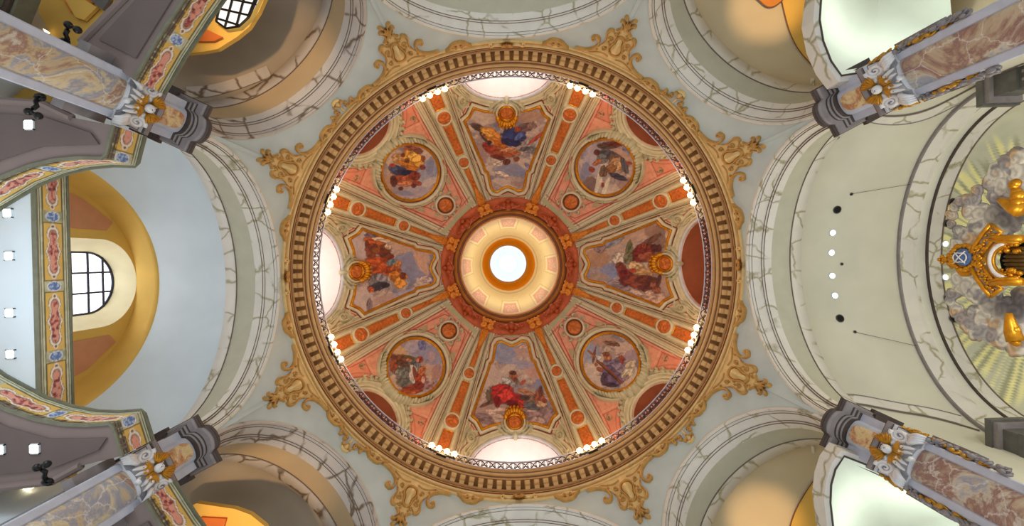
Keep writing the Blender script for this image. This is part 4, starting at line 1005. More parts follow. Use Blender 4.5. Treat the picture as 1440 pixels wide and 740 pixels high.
def fresco_col(deg, x, y):
    (ox, oy), s, st = FRP[deg]
    X = (x-ox)/s; Y = (y-oy)/s
    k_ = 1/(s*3.6)                                # size of one brush unit relative to the ~3.6x crops
    seed = int(deg)
    wx = (fbm(x*.16, y*.16, 4, seed+1)-.5); wy = (fbm(x*.16+31, y*.16+7, 4, seed+2)-.5)
    n1 = fbm(x*.09+wx*2, y*.09+wy*2, 5, seed+3); n2 = fbm(x*.3+wx, y*.3, 3, seed+4)
    c = np.ones(x.shape+(3,))*sln((176, 152, 142))
    c = mixc(c, (120, 122, 142), sstep(.54, .7, n1)*.8); c = mixc(c, (206, 180, 164), sstep(.46, .3, n1)*.9); c = mixc(c, (116, 88, 84), sstep(.5, .75, n2)*.35)
    c = mixc(c, (228, 206, 178), sstep(.6, .72, fbm(x*.13+9+wx, y*.13, 4, seed+9))*.55)
    for j, (cx, cy, rx, ry, an_, col) in enumerate(st):
        a_ = rad(an_); dx = X-cx; dy = Y-cy
        fx = (fbm(x*.35+j*7.3, y*.35, 3, seed+j)-.5)*.8; 
        u = (dx*math.cos(a_)+dy*math.sin(a_))/rx + wx*.5; v = (-dx*math.sin(a_)+dy*math.cos(a_))/ry + wy*.5
        d = np.hypot(u, v)+fx*(.5 if rx > 20 else .25)
        al_ = sstep(1.12, .88, d)*(.8 if j < 8 else .97)
        fold = np.sin(u*5+v*3+fbm(u*2+j, v*2, 3, j)*9)
        fa = .10 if j < 8 else .40; lit = 1.02+fa*fold + fa*(n2-.5)*2
        cc_ = sln(col)*np.clip(lit, .45, 1.5)[..., None]
        c = c*(1-al_[..., None])+cc_*al_[..., None]
        edge = np.exp(-((d-1.0)/.08)**2)*.45       # thin brushed outline
        if j > 8: c = c*(1-edge[..., None])+sln((70, 44, 44))*edge[..., None]
    return c
def fresco_mesh(deg, poly, cen, par):
    p = np.array(dense(poly, .9)); nr = 75
    k_ = 1-np.linspace(0, 1, nr)*.9995
    u = cen[0]+(p[None, :, 0]-cen[0])*k_[:, None]; v = cen[1]+(p[None, :, 1]-cen[1])*k_[:, None]
    a_, b_ = loc(u, v, deg); V = domeS(a_, b_, .04); x, y = dome_px(a_, b_)
    return grid_np('painting', V, MT['fresco'], par, cu=True, colors=fresco_col(deg, x, y))
def mid(deg, v, h=0):
    q = domeS(*[np.asarray(t_) for t_ in loc(0, v, deg)], h); return tuple(float(t_) for t_ in q)
def petals(n_, amp, core=.3):
    return lambda k_, ph_: amp*(1-k_**2)*.6 + amp*.6*max(0, math.cos(ph_*n_))*(k_*(1-k_)*4) + (amp*.5 if k_ < core*.6 else 0)
for deg in (270, 315, 0, 45, 90, 135, 180, 225):
    S = LS(deg); card = deg % 90 == 0
    if card:
        r_ = empty('fresco', mid(deg, 165), 'keystone-shaped dome fresco of %s at the %s' % (FN[deg], DIRN[deg]), 'painting')
        fresco_mesh(deg, FR_CARD, (0, 170), r_)
        for o_, hw_, h_, mt, nm in ((.4, 1.9, .12, 'gold', 'gilt_frame'), (4.6, 1.9, .14, 'cream', 'outer_frame'), (7.6, .7, .06, 'brown', 'shadow_line')):
            m_ = MB(); ribbon(m_, S, dense(offs(FR_CARD, o_), 3), hw_, h_, True); m_.build(nm, MT[mt], r_, True)
        # curly moulding beyond the narrow end
        bot = [(-44, 150), (-34, 137), (-31, 120), (-26, 101), (-12, 99), (0, 103), (12, 99), (26, 101), (31, 120), (34, 137), (44, 150)]
        m_ = MB(); ribbon(m_, S, smooth2(bot, 2, False), 1.1, .08); m_.build('curled_moulding', MT['pink'], r_, True)
        for sg in (-1, 1):
            m_ = MB()
            for l_ in ([(sg*50, 230), (sg*60, 228), (sg*68, 234), (sg*67, 243), (sg*60, 245), (sg*57, 239), (sg*61, 236)], [(sg*58, 246), (sg*68, 250), (sg*75, 258), (sg*70, 262), (sg*66, 257)],
                       [(sg*62, 222), (sg*70, 228), (sg*74, 240), (sg*82, 252)], [(sg*52, 236), (sg*56, 248), (sg*64, 254)]):
                ribbon(m_, S, smooth2(l_, 2, False), 1.7, .16, taper=True)
            for (u, v) in ((76, 262), (81, 258), (79, 266), (85, 263)): patch(m_, S, circ(sg*u, v, 2.2, 2.2, 10), (sg*u, v), 3, .05, petals(5, .1))
            m_.build('acanthus_scroll', MT['creamg'], r_, True)
        # medallion over the wide end
        m0 = empty('medallion', mid(deg, 218), 'round orange medallion with gilt leaves above the fresco of %s' % FN[deg], 'medallion')
        m_ = MB(); patch(m_, S, circ(0, 221, 16.5, 15.5, 40), (0, 221), 5, .10); m_.build('base', MT['creamg'], m0, True)
        m_ = MB(); patch(m_, S, circ(0, 221, 9, 8.5, 48), (0, 221), 10, .22, petals(5, .12)); m_.build('disc', MT['orn'], m0, True)
        for r0, hw_, mt, nm in ((10.5, 1.2, 'gold', 'gilt_ring'), (14.2, 1.6, 'cream', 'outer_ring')):
            m_ = MB(); ribbon(m_, S, circ(0, 221, r0, r0*.94, 48), hw_, .3, True); m_.build(nm, MT[mt], m0, True)
        m_ = MB()
        for i in range(9):
            a_ = rad(200+140*i/8); cu_, cv_ = 13.5*math.cos(a_), 219+13.5*math.sin(a_)
            patch(m_, S, circ(cu_, cv_, 3.4, 3.6, 12), (cu_, cv_), 4, .34, lambda k_, p_: .16*(1-k_))
            if 1 < i < 7:
                cu_, cv_ = 17.5*math.cos(a_), 218+17.5*math.sin(a_); patch(m_, S, circ(cu_, cv_, 2.6, 3.0, 10), (cu_, cv_), 3, .26, lambda k_, p_: .14*(1-k_))
        m_.build('gilt_leaves', MT['gold'], m0, True)
        m_ = MB()
        for sg in (-1, 1):
            ribbon(m_, S, smooth2([(sg*3, 238), (sg*12, 238), (sg*20, 232), (sg*25, 226), (sg*22, 223), (sg*18, 226)], 2, False), 1.8, .26, taper=True)
            ribbon(m_, S, smooth2([(sg*5, 234), (sg*14, 232), (sg*19, 224), (sg*17, 216)], 2, False), 1.4, .26, taper=True)
        patch(m_, S, circ(0, 239, 3.2, 3.4, 14), (0, 239), 4, .3, lambda k_, p_: .15*(1-k_)); m_.build('scrollwork', MT['creamg'], m0, True)
    else:
        r_ = empty('fresco', mid(deg, 195), 'round dome fresco of %s at the %s' % (FN[deg], DIRN[deg]), 'painting')
        fresco_mesh(deg, circ(0, 195, 38.5, 40, 120), (0, 195), r_)
        for o_, hw_, h_, mt, nm in ((40, 2.0, .13, 'gold', 'gilt_frame'), (45.5, 2.3, .2, 'cream', 'outer_frame'), (43, .6, .06, 'brown', 'shadow_line')):
            m_ = MB(); ribbon(m_, S, circ(0, 195, o_, o_*1.035, 120), hw_, h_, True); m_.build(nm, MT[mt], r_, True)
        m_ = MB(); rnd = random.Random(deg)
        for i in range(26):
            a_ = rad(22+136*i/25); w_ = 1-abs(i/12.5-1); rr_ = 46+2.5*rnd.random()+2.5*w_; cu_, cv_ = rr_*math.cos(a_), 195+rr_*1.04*math.sin(a_); q_ = 2.2+3.2*w_*rnd.random()+1.2*w_
            patch(m_, S, circ(cu_, cv_, q_*1.15, q_, 12), (cu_, cv_), 4, .2, lambda k_, p_: .28*(1-k_*k_))
        for sg in (-1, 1):
            ribbon(m_, S, smooth2([(sg*20, 242), (sg*34, 238), (sg*44, 226), (sg*50, 214), (sg*47, 206), (sg*43, 211)], 2, False), 1.5, .3, taper=True)
        m_.build('stucco_cloud', MT['creamg'], r_, True)
        m0 = empty('medallion', mid(deg, 126), 'small orange medallion in scrolled wreath below the fresco of %s' % FN[deg], 'medallion')
        m_ = MB(); patch(m_, S, circ(0, 126, 9.6, 9.6, 48), (0, 126), 10, .16, petals(6, .12)); m_.build('disc', MT['orn'], m0, True)
        for r0, hw_, mt, nm in ((10.8, .9, 'brown', 'shadow_ring'), (13.2, 1.7, 'cream', 'outer_ring')):
            m_ = MB(); ribbon(m_, S, circ(0, 126, r0, r0, 48), hw_, .22, True); m_.build(nm, MT[mt], m0, True)
        m_ = MB()
        for i in range(9):
            a_ = rad(40*i+10); b_ = rad(40*i+34); R_ = 17
            l_ = [(R_*math.cos(a_), 126+R_*math.sin(a_)), ((R_+3.4)*math.cos((a_+b_)/2), 126+(R_+3.4)*math.sin((a_+b_)/2)), ((R_+1)*math.cos(b_), 126+(R_+1)*math.sin(b_)), ((R_-2)*math.cos(b_-.1), 126+(R_-2)*math.sin(b_-.1))]
            ribbon(m_, S, smooth2(l_, 2, False), 1.3, .26, taper=True)
        m_.build('wreath', MT['creamg'], m0, True)
        for sg in (-1, 1):
            m_ = MB()
            for (u, v, q_) in ((31, 243, 2.4), (35, 249, 3.2), (41, 255, 3.6), (46, 261, 3.0), (52, 266, 2.6), (38, 246, 2.0), (45, 252, 2.0)):
                patch(m_, S, circ(sg*u, v, q_, q_, 10), (sg*u, v), 3, .05, petals(5, .1))
            ribbon(m_, S, smooth2([(sg*26, 244), (sg*36, 252), (sg*46, 257), (sg*57, 271)], 2, False), .7, .12)
            m_.build('leaf_swag', MT['creamg'], r_, True)
            m_ = MB(); ribbon(m_, S, smooth2([(sg*26, 140), (sg*34, 150), (sg*32, 158), (sg*26, 152), (sg*24, 146)], 2, False), .9, .12, taper=True); m_.build('small_scroll', MT['creamg'], r_, True)
# window surrounds
for i in range(8):
    deg = 45*i; S = LS(deg); wu, wv, ru, rv = WIN[i % 2]
    r_ = empty('trim_%d' % (20+i), mid(deg, wv-rv)); structure(r_)
    for o_, hw_, h_, mt, nm in ((1.6, 1.9, .14, 'stonel' if i % 2 == 0 else 'cream', 'inner_moulding'), (6.5, 1.2, .1, 'cream', 'outer_moulding'), (12, 1.1, .1, 'cream', 'edge_moulding')):
        m_ = MB(); l_ = [(wu+(ru+o_)*math.cos(a_), wv+(rv+o_)*math.sin(a_)) for a_ in np.linspace(PI, 2*PI, 60)]
        ribbon(m_, S, l_, hw_, h_); m_.build(nm, MT[mt], r_, True)

# ---- ribs
def rib(deg):
    S = LS(deg)
    r_ = empty('rib', mid(deg, 170), None, 'dome rib', 'painted ribs of the dome')
    tn = math.tan
    def strip(v0, v1, f0, f1, hw_, h_, mt, nm):
        m_ = MB()
        for sg in (-1, 1):
            ribbon(m_, S, [(sg*tn(rad(f0+(f1-f0)*q/30))*(v0+(v1-v0)*q/30), v0+(v1-v0)*q/30) for q in range(31)], hw_, h_)
        return m_
    for a0, hw_, h_, mt, nm in ((5.15, .9, .09, 'cream', 'edge_moulding'), (3.9, .45, .05, 'brown', 'shadow_line'), (3.3, .8, .08, 'creamg', 'inner_moulding')):
        for sg in (-1, 1):
            m_ = MB(); ribbon(m_, S, [(sg*tn(rad(a0))*v, v) for v in np.linspace(100, 296, 50)], hw_, h_); m_.build(nm, MT[mt], r_, True)
    for v0, v1, a0 in ((112, 150, 1.35), (174, 220, 1.65), (246, 282, 1.75)):
        pl_ = dense([(-tn(rad(a0))*v0, v0), (tn(rad(a0))*v0, v0), (tn(rad(a0))*v1, v1), (-tn(rad(a0))*v1, v1)], 2.0)
        vm_ = (v0+v1)/2
        m_ = MB(); patch(m_, S, pl_, (0, vm_), 8, .05, lambda k_, p_: .045*(.5+.5*math.sin(p_*9+k_*14))*(1 if k_ < .9 else 0)); pn = m_.build('panel', MT['orn'], r_, True)
        m_ = MB(); ribbon(m_, S, pl_, .55, .1, True); m_.build('panel_frame', MT['gold'], pn, True)
    for v0, q_ in ((233, 9.2), (162, 6.8)):
        m_ = MB(); patch(m_, S, circ(0, v0, q_, q_, 48), (0, v0), 10, .14, petals(6, .14)); rs = m_.build('rosette', MT['orn'], r_, True)
        m_ = MB(); ribbon(m_, S, circ(0, v0, q_+1.4, q_+1.4, 40), 1.6, .18, True); m_.build('rosette_ring', MT['cream'], rs, True)
    # gilt console at the inner end
    m_ = MB(); patch(m_, S, dense([(-4.6, 96), (4.6, 96), (5.8, 102), (3.0, 118), (0, 125), (-3.0, 118), (-5.8, 102)], 1.5), (0, 108), 5, .26, lambda k_, p_: .15*(1-k_)); m_.build('console', MT['goldo'], r_, True)
    m_ = MB()
    for sg in (-1, 1):
        m_.tube([tuple(S(u_, v_, .5)) for u_, v_ in spiral2(sg*5, 92, 3.6, 1.5, sg)], .13, 8)
        for q in range(3): 
            p_ = S(sg*(2+2.2*q), 86+q*.8, .55); m_.ball(tuple(p_), .17, 8, 6)
        p_ = S(sg*8.2, 84.5, .5); m_.ball(tuple(p_), .14, 8, 6)
    patch(m_, S, dense([(-7, 83), (7, 83), (5.5, 88), (-5.5, 88)], 1.5), (0, 85.5), 3, .42); patch(m_, S, dense([(-5, 88), (5, 88), (4, 96), (-4, 96)], 1.5), (0, 92), 3, .38)
    m_.build('capital', MT['goldo'], r_, True)
    return r_
def spiral2(cu, cv, r0, turns, sg, n=20):
    return [(cu+sg*r0*(1-.85*i/(n-1))*math.cos(turns*2*PI*i/(n-1)), cv+r0*(1-.85*i/(n-1))*math.sin(turns*2*PI*i/(n-1))) for i in range(n)]
NB = {22.5: (0, 45), 67.5: (45, 90), 112.5: (90, 135), 157.5: (135, 180), 202.5: (180, 225), 247.5: (225, 270), 292.5: (270, 315), 337.5: (315, 0)}
r0_ = rib(22.5)
for i, (dg, (a_, b_)) in enumerate(NB.items()):
    lb = 'rib between frescoes of %s and %s' % (FN[a_], FN[b_])
    if i == 0: r0_['label'] = lb
    else: copy_ring(r0_, rad(dg-22.5), lb)

# ---- ring around the eye of the dome and the lantern above it
def RZ(r_): return float(np.interp(r_, Dr_s, DZ_s))
ro = empty('trim_30', (0, 0, 34)); structure(ro)
lathe('red_band', [(97*RZ(97)/F, RZ(97)-.02), (96.4*RZ(96)/F, RZ(96)-.14), (90*RZ(90)/F, RZ(90)-.14), (84*RZ(84)/F, RZ(84)-.14), (80*33.85/F, 33.8)], MT['redring'], parent=ro, smooth=True)
lathe('rim_moulding', [(80*34/F, 33.8), (79*34/F, 33.75), (78*34/F, 33.9)], MT['brown'], parent=ro)
lathe('gilt_rim', [(78*34/F, 33.9), (75.5*34/F, 33.85), (74.5*34/F, 33.9), (74*34/F, 34.05)], MT['goldd'], parent=ro)
lathe('rim_moulding', [(74*34/F, 34.05), (71.5*34.1/F, 34.05), (71*34.1/F, 34.2)], MT['brown'], parent=ro)
lathe('gilt_rim', [(71*34.1/F, 34.2), (68.5*34.3/F, 34.2), (67.5*34.4/F, 34.3), (67*34.4/F, 34.5)], MT['goldd'], parent=ro)
for k in range(8):
    m_ = MB(); S = LS(45*k)
    for sg in (-1, 1):
        m_.tube([tuple(S(u_, v_, .5)) for u_, v_ in [(0, 88), (sg*5, 86), (sg*10, 88), (sg*14, 86)]], .12, 8)
        m_.tube([tuple(S(u_, v_, .55)) for u_, v_ in spiral2(sg*15, 86, 2.6, 1.2, sg)], .09, 8)
        m_.ball(tuple(S(sg*6, 89.5, .5)), .2, 8, 6)
    m_.ball(tuple(S(0, 87, .5)), .3, 10, 8); m_.ball(tuple(S(0, 93.5, .3)), .2, 8, 6); m_.build('scroll_ornament', MT['redd'], ro, True)
th = np.linspace(0, 2*PI, 720, endpoint=False); t_ = np.linspace(0, 1, 90)
TH, TT = np.meshgrid(th, t_)
Zc = 34.5+(44.0-34.5)*TT; Rc = 67*34.4/F*(1-TT)+37*44/F*TT+.28*np.sin(TT*PI)
V3 = np.stack([Rc*np.cos(TH), Rc*np.sin(TH), Zc], -1); rpx = Rc/Zc*F
lt = (TH+PI/8) % (PI/4)-PI/8; wpx = lt*rpx
c = np.ones(V3.shape)*sln((232, 218, 168))
def box_(w0, w1, r0, r1): return (np.abs(wpx) < w0+(w1-w0)*(rpx-r0)/(r1-r0)) & (rpx > r0) & (rpx < r1)
c = mixc(c, (212, 196, 138), box_(11, 15.5, 50.5, 66)*1.0); c = mixc(c, (240, 228, 184), box_(10, 14.3, 51.5, 67)*1.0)
c = mixc(c, (218, 172, 150), box_(8, 11.5, 54.0, 66.2)*1.0); c = mixc(c, (232, 200, 176), (box_(6, 8, 56, 65)*1.0)*sstep(.45, .6, fbm(wpx*.8, rpx*.8, 2, 7)))
c = mixc(c, (206, 188, 132), ((rpx < 41) & (rpx > 39.5))*1.0)
structure(grid_np('ceiling', V3, MT['lant'], None, cu=True, colors=c))
structure(lathe('trim_31', [(37*44/F, 44), (34*45.5/F, 45.4), (29*48/F, 48.2), (26.5*49.5/F, 49.6)], MT['goldl'], smooth=True))
structure(lathe('trim_32', [(26.5*49.5/F, 49.6), (25.4*49.5/F, 49.55), (25.2*50/F, 50.1)], MT['creaml'], smooth=True))
structure(lathe('ceiling', [(25.2*50/F, 50.1), (2.05, 51), (1.7, 52.0), (.9, 52.6)], MT['vaultglow'], smooth=True))  # blue lantern ceiling; its glow stands in for daylight falling on it
m_ = MB(); m_.v = [(0, 0, 52.55)]+[(.88*math.cos(2*PI*i/48), .88*math.sin(2*PI*i/48), 52.5) for i in range(48)]; m_.f = [(0, i+1, (i+1) % 48+1) for i in range(48)]
structure(m_.build('window_10', MT['core']))

# ================================================================== PENDENTIVE ORNAMENTS
def PS(deg):
    c, s = math.cos(rad(deg)), math.sin(rad(deg))
    return lambda u, v, h=0.0: pendS(v*c-u*s, v*s+u*c, h)
r_ = empty('trim_40', (0, 0, 20.7)); structure(r_)
for rr_, hw_, h_, mt, nm in ((319.4, 1.2, .12, 'goldpaint2', 'gilt_border'), (322.6, 1.7, .07, 'goldpaint', 'gilt_band'), (325.2, .9, .12, 'goldpaint2', 'gilt_border')):
    m_ = MB(); ribbon(m_, lambda a_, b_, h=0: pendS(a_, b_, h), [(rr_*math.cos(t_), rr_*math.sin(t_)) for t_ in np.linspace(0, 2*PI, 241)[:-1]], hw_, h_, True)
    m_.build(nm, MT[mt], r_, True)
def sp(cu, cv, r0, turns, a0, sg=1, n_=16, k_=.8):
    return [(cu+sg*r0*(1-k_*i/(n_-1))*math.cos(a0+turns*2*PI*i/(n_-1)), cv+r0*(1-k_*i/(n_-1))*math.sin(a0+turns*2*PI*i/(n_-1))) for i in range(n_)]
def pmid(deg, v): return tuple(PS(deg)(0, v, 0))
def cartouche(deg, lab):
    S = PS(deg); r_ = empty('wall_cartouche', pmid(deg, 335), lab, 'ornament', 'gilded cartouches around the dome ring')
    half = [(0, 326), (46, 322), (40, 326), (32, 330), (26, 336), (22, 342), (19, 348), (19, 354), (21, 360), (19, 367), (14, 369), (9, 372), (6, 377)]
    body = smooth2(dense(half+[(-u, v) for u, v in half[::-1]][:-1], 5), 1)
    m_ = MB(); patch(m_, S, body, (0, 350), 6, .07); m_.build('ground', MT['goldpaint2'], r_, True)
    m_ = MB()
    for sg in (-1, 1):
        q_ = lambda l: [(sg*u, v) for u, v in l]
        ribbon(m_, S, smooth2(q_([(52, 324), (42, 326), (32, 331), (26, 338), (25, 346), (30, 352), (35, 350)]), 2, False)+sp(sg*34.5, 347, 3.2, 1.1, 1.6, -sg), 1.7, .18, taper=False)
        ribbon(m_, S, smooth2(q_([(21, 343), (18, 350), (20, 358), (22, 364), (18, 370), (12, 368), (11, 364)]), 2, False), 1.5, .18, taper=True)
        ribbon(m_, S, smooth2(q_([(12, 371), (7, 374), (5, 380), (9, 384)]), 2, False), 1.3, .18, taper=True)
        ribbon(m_, S, smooth2(q_([(3, 383), (7, 388), (11, 388), (12, 384)]), 2, False), 1.2, .2, taper=True)
        ribbon(m_, S, smooth2(q_([(2, 388), (4, 394), (8, 396), (10, 393)]), 2, False), 1.1, .2, taper=True)
        ribbon(m_, S, sp(sg*13, 357, 3.4, 1.4, 0, sg), .9, .16); ribbon(m_, S, sp(sg*16, 341, 3.4, 1.4, 2, sg), .9, .16)
        ribbon(m_, S, sp(sg*9, 366, 2.4, 1.3, 1, sg), .8, .16); ribbon(m_, S, smooth2(q_([(6, 332), (14, 334), (22, 332), (32, 327)]), 2, False), .8, .14)
        for (u, v) in ((6, 370), (11, 349), (24, 335), (34, 329), (14, 352)):
            patch(m_, S, circ(sg*u, v, 1.5, 1.5, 10), (sg*u, v), 3, .1, lambda k_, p_: .1*(1-k_))
    m_.build('scrollwork', MT['goldpaint'], r_, True)
    pear = smooth2([(0, 339), (6, 340), (8.5, 346), (6.5, 352), (4, 357), (4.5, 363), (0, 365), (-4.5, 363), (-4, 357), (-6.5, 352), (-8.5, 346), (-6, 340)], 2)
    m_ = MB(); patch(m_, S, pear, (0, 349), 8, .1, lambda k_, p_: .22*(1-k_*k_)); m_.build('boss', MT['goldpaint2'], r_, True)
    m_ = MB(); ribbon(m_, S, offs(pear, 1.5), 1.4, .2, True); m_.build('boss_frame', MT['goldpaint'], r_, True)
    m_ = MB(); rnd = random.Random(int(deg))
    for i in range(9):
        a_ = rad(-10+200*i/8); u, v = (5+2*(i % 2))*math.cos(a_), 384+(6+2*(i % 2))*math.sin(a_)
        ribbon(m_, S, [(0, 382), (u*.5, (382+v)/2), (u, v)], [.9, 1.6, .5], .18)
    patch(m_, S, circ(0, 381, 3, 3, 16), (0, 381), 4, .2, lambda k_, p_: .15*(1-k_)); m_.build('leaf_finial', MT['goldpaint'], r_, True)
CD_ = {CORN: 'right, the lower of two', 90-CORN: 'bottom, the right of two', 90+CORN: 'bottom, the left of two', 180-CORN: 'left, the lower of two', 180+CORN: 'left, the upper of two', 270-CORN: 'top, the left of two', 270+CORN: 'top, the right of two', 360-CORN: 'right, the upper of two'}
for dg, t_ in CD_.items(): cartouche(dg, 'large gilded cartouche outside the dome ring at the %s' % t_)
NM4 = {0: 'right', 90: 'bottom', 180: 'left', 270: 'top', 45: 'lower right', 135: 'lower left', 225: 'upper left', 315: 'upper right'}
for dg in range(0, 360, 45):
    S = PS(dg)
    if dg % 90 == 0:
        r_ = empty('shell_ornament', pmid(dg, 322), 'small gilded shell on the outer edge of the dome ring at the %s' % NM4[dg], 'ornament', 'gilded shells around the dome ring')
        m_ = MB()
        for i in range(9):
            a_ = rad(10+20*i); ribbon(m_, S, [(3*math.cos(a_), 321+1.5*math.sin(a_)), (8*math.cos(a_), 321.5+5*math.sin(a_))], [.8, 1.5], .26)
        m_.build('shell', MT['goldpaint'], r_, True)
        for sg in (-1, 1):
            m_ = MB(); ribbon(m_, S, smooth2([(sg*7, 321), (sg*14, 323), (sg*22, 320)], 2, False)+sp(sg*23, 322.5, 2.4, 1, -1, sg), 1.2, .2)
            m_.build('side_scroll', MT['goldpaint2'], r_, True)
    else:
        r_ = empty('crest_ornament', pmid(dg, 335), 'small gilded crest with scrolls beyond the dome ring at the %s' % NM4[dg], 'ornament', 'gilded crests around the dome ring')
        m_ = MB()
        for sg in (-1, 1):
            ribbon(m_, S, smooth2([(sg*30, 324), (sg*20, 330), (sg*12, 330), (sg*6, 333)], 2, False), 1.2, .2)
            ribbon(m_, S, sp(sg*19, 332.5, 3, 1.2, 1, sg), .9, .2); ribbon(m_, S, sp(sg*9, 335, 2.6, 1.2, 0, sg), .9, .2)
            ribbon(m_, S, smooth2([(0, 338), (sg*3, 342), (sg*7, 343), (sg*8, 340)], 2, False), 1.0, .2)
        m_.build('scroll', MT['goldpaint'], r_, True)
        m_ = MB(); patch(m_, S, circ(0, 342, 3.4, 4.6, 16), (0, 342), 4, .1, lambda k_, p_: .12*(1-k_)); ribbon(m_, S, [(0, 330), (0, 338)], 1.3, .2)
        ribbon(m_, S, [(-6, 347), (0, 349), (6, 347)], 1.0, .2); m_.build('vase', MT['goldpaint2'], r_, True)
    for sg in (-1, 1):
        da = sg*(7.0 if dg % 90 else 12.2); S2 = PS(dg+da)
        r_ = empty('scroll_ornament', pmid(dg+da, 325), 'gilded oval scroll just %s of the %s gilded %s' % ('clockwise' if sg > 0 else 'anticlockwise', NM4[dg], 'crest' if dg % 90 else 'shell'), 'ornament', 'gilded oval scrolls around the dome ring')
        m_ = MB(); patch(m_, S2, circ(0, 325.5, 8, 4.6, 28), (0, 325.5), 5, .08); m_.build('ground', MT['goldpaint2'], r_, True)
        m_ = MB()
        for s2 in (-1, 1): ribbon(m_, S2, smooth2([(s2*19, 324), (s2*13, 327), (s2*9, 331.5), (s2*3, 333), (0, 332.5)], 2, False), 1.4, .2); ribbon(m_, S2, sp(s2*4.5, 327.3, 2.4, 1.3, 2, s2), .8, .18)
        m_.build('scroll', MT['goldpaint'], r_, True)

# ---- railing of the dome gallery
r_ = empty('balcony_railing', (0, 0, 22.1), 'dark iron openwork railing running round the foot of the dome', 'railing')
RB = 9.76; n_ = 288
def ring_tube(R, Z, rad_): 
    m_ = MB(); m_.tube([(R*math.cos(2*PI*i/n_), R*math.sin(2*PI*i/n_), Z) for i in range(n_)], rad_, 6, True); return m_
ring_tube(RB, 22.2, .045).build('bottom_rail', MT['railwhite'], r_, True); ring_tube(RB, 23.0, .04).build('top_rail', MT['railwhite'], r_, True)
NU = 150; m1 = MB(); m2 = MB()
for i in range(NU):
    a0 = 2*PI*i/NU; wd = 2*PI*RB/NU
    def q_(x, z): 
        a_ = a0+x/RB; return (RB*math.cos(a_), RB*math.sin(a_), 22.6+z)
    for sg in (-1, 1):
        m1.tube([q_(sg*wd*.5*math.sin(t_), .34*(t_/1.57-1)) for t_ in np.linspace(0, 3.14, 7)], .024, 4)
        l_ = [q_(sg*(.1+.08*(1-t_)*math.cos(t_*8)), .1+.15*(1-t_)*math.sin(t_*8)) for t_ in np.linspace(0, .8, 7)]; m2.tube(l_, .02, 4)
        l_ = [q_(sg*(.1+.08*(1-t_)*math.cos(t_*8)), -.15+.12*(1-t_)*math.sin(t_*8)) for t_ in np.linspace(0, .8, 7)]; m1.tube(l_, .02, 4)
m1.build('iron_scrollwork', MT['iron'], r_); m2.build('pale_scrollwork', MT['railwhite'], r_)

# ---- lamp clusters on the gallery
def cluster():
    r_ = empty('gallery_lamp', pol(9.5, 22.5, 22.1), None, 'lamp', 'four-bulb lamps round the dome gallery')
    m_ = MB(); m_.tube([pol(9.66, 22.5+d_, 22.28) for d_ in np.linspace(-4.2, 4.2, 9)], .05, 6); m_.box(pol(9.7, 22.5, 22.2), (.2, .5, .16), rad(22.5)); m_.build('bracket', MT['black'], r_)
    for i, d_ in enumerate((-3.6, -1.25, 1.25, 3.6)):
        m_ = MB(); m_.ball(pol(9.52, 22.5+d_, 22.42), .145, 14, 10); b_ = m_.build('bulb', MT['bulb'], r_, True)
        m_ = MB(); m_.tube([pol(9.66, 22.5+d_, 22.28), pol(9.58, 22.5+d_, 22.36)], .07, 8); m_.build('socket', MT['black'], b_)
    return r_
PW9 = {22.5: 'lower right-hand', 67.5: 'bottom right', 112.5: 'bottom left', 157.5: 'lower left-hand', 202.5: 'upper left-hand', 247.5: 'top left', 292.5: 'top right', 337.5: 'upper right-hand'}
c0 = cluster()
PW8 = {22.5: 'right, lower', 67.5: 'bottom, right', 112.5: 'bottom, left', 157.5: 'left, lower', 202.5: 'left, upper', 247.5: 'top, left', 292.5: 'top, right', 337.5: 'right, upper'}
for i, (dg, t_) in enumerate(PW8.items()):
    a_, b_ = NB[dg]; lb = 'four-bulb gallery lamp at the foot of the %s rib' % PW9[dg]
    if i == 0: c0['label'] = lb
    else: copy_ring(c0, rad(dg-22.5), lb)

# ================================================================== CHANCEL
def PXX(x, y, X0):
    dx, dy = (x-VPX)/F, (y-VPY)/F; da, db = cr*dx+sr*dy, -sr*dx+cr*dy
    Z = (X0-CAMX)/da; return Vector((X0, CAMY+db*Z, Z))
def raydir(x, y):
    dx, dy = (x-VPX)/F, (y-VPY)/F; return Vector((cr*dx+sr*dy, -sr*dx+cr*dy, 1)).normalized()
def bvh(ob): 
    me = ob.data; return BVHTree.FromPolygons([v.co.copy() for v in me.vertices], [tuple(p.vertices) for p in me.polygons])
TE, TA = bvh(EV), bvh(AP); CAMV = Vector((CAMX, CAMY, 0))
def disc_on(tree, x, y, r, name, mat, lab, cat, grp, ringmat=None):
    h_ = tree.ray_cast(CAMV, raydir(x, y)); p, nrm = h_[0], h_[1]
    if p is None: return
    if nrm.dot(raydir(x, y)) > 0: nrm = -nrm
    t1 = nrm.orthogonal().normalized(); t2 = nrm.cross(t1); n_ = 24
    r_ = empty(name, tuple(p), lab, cat, grp)
    m_ = MB(); lo = [p+nrm*.02+(t1*math.cos(2*PI*i/n_)+t2*math.sin(2*PI*i/n_))*r for i in range(n_)]
    m_.v = [tuple(p+nrm*.02)]+[tuple(q) for q in lo]; m_.f = [(0, i+1, (i+1) % n_+1) for i in range(n_)]; m_.build('lens' if mat != 'hole' else 'opening', MT[mat], r_)
    m_ = MB(); m_.tube([p+nrm*.02+(t1*math.cos(2*PI*i/n_)+t2*math.sin(2*PI*i/n_))*(r+.01) for i in range(n_)], .022, 6, True); m_.build('rim', MT[ringmat or 'white'], r_)
G1 = 'round spotlights in the chancel vault'
for i, (x, y) in enumerate(((1170.6, 327.4), (1169, 355.5), (1170, 388), (1173.7, 416))):
    disc_on(TE, x, y, .125, 'ceiling_spotlight', 'spotl', 'round white spotlight in the plain chancel vault, %s of the row' % ('topmost', 'second from top', 'third from top', 'lowest')[i], 'ceiling light', G1)
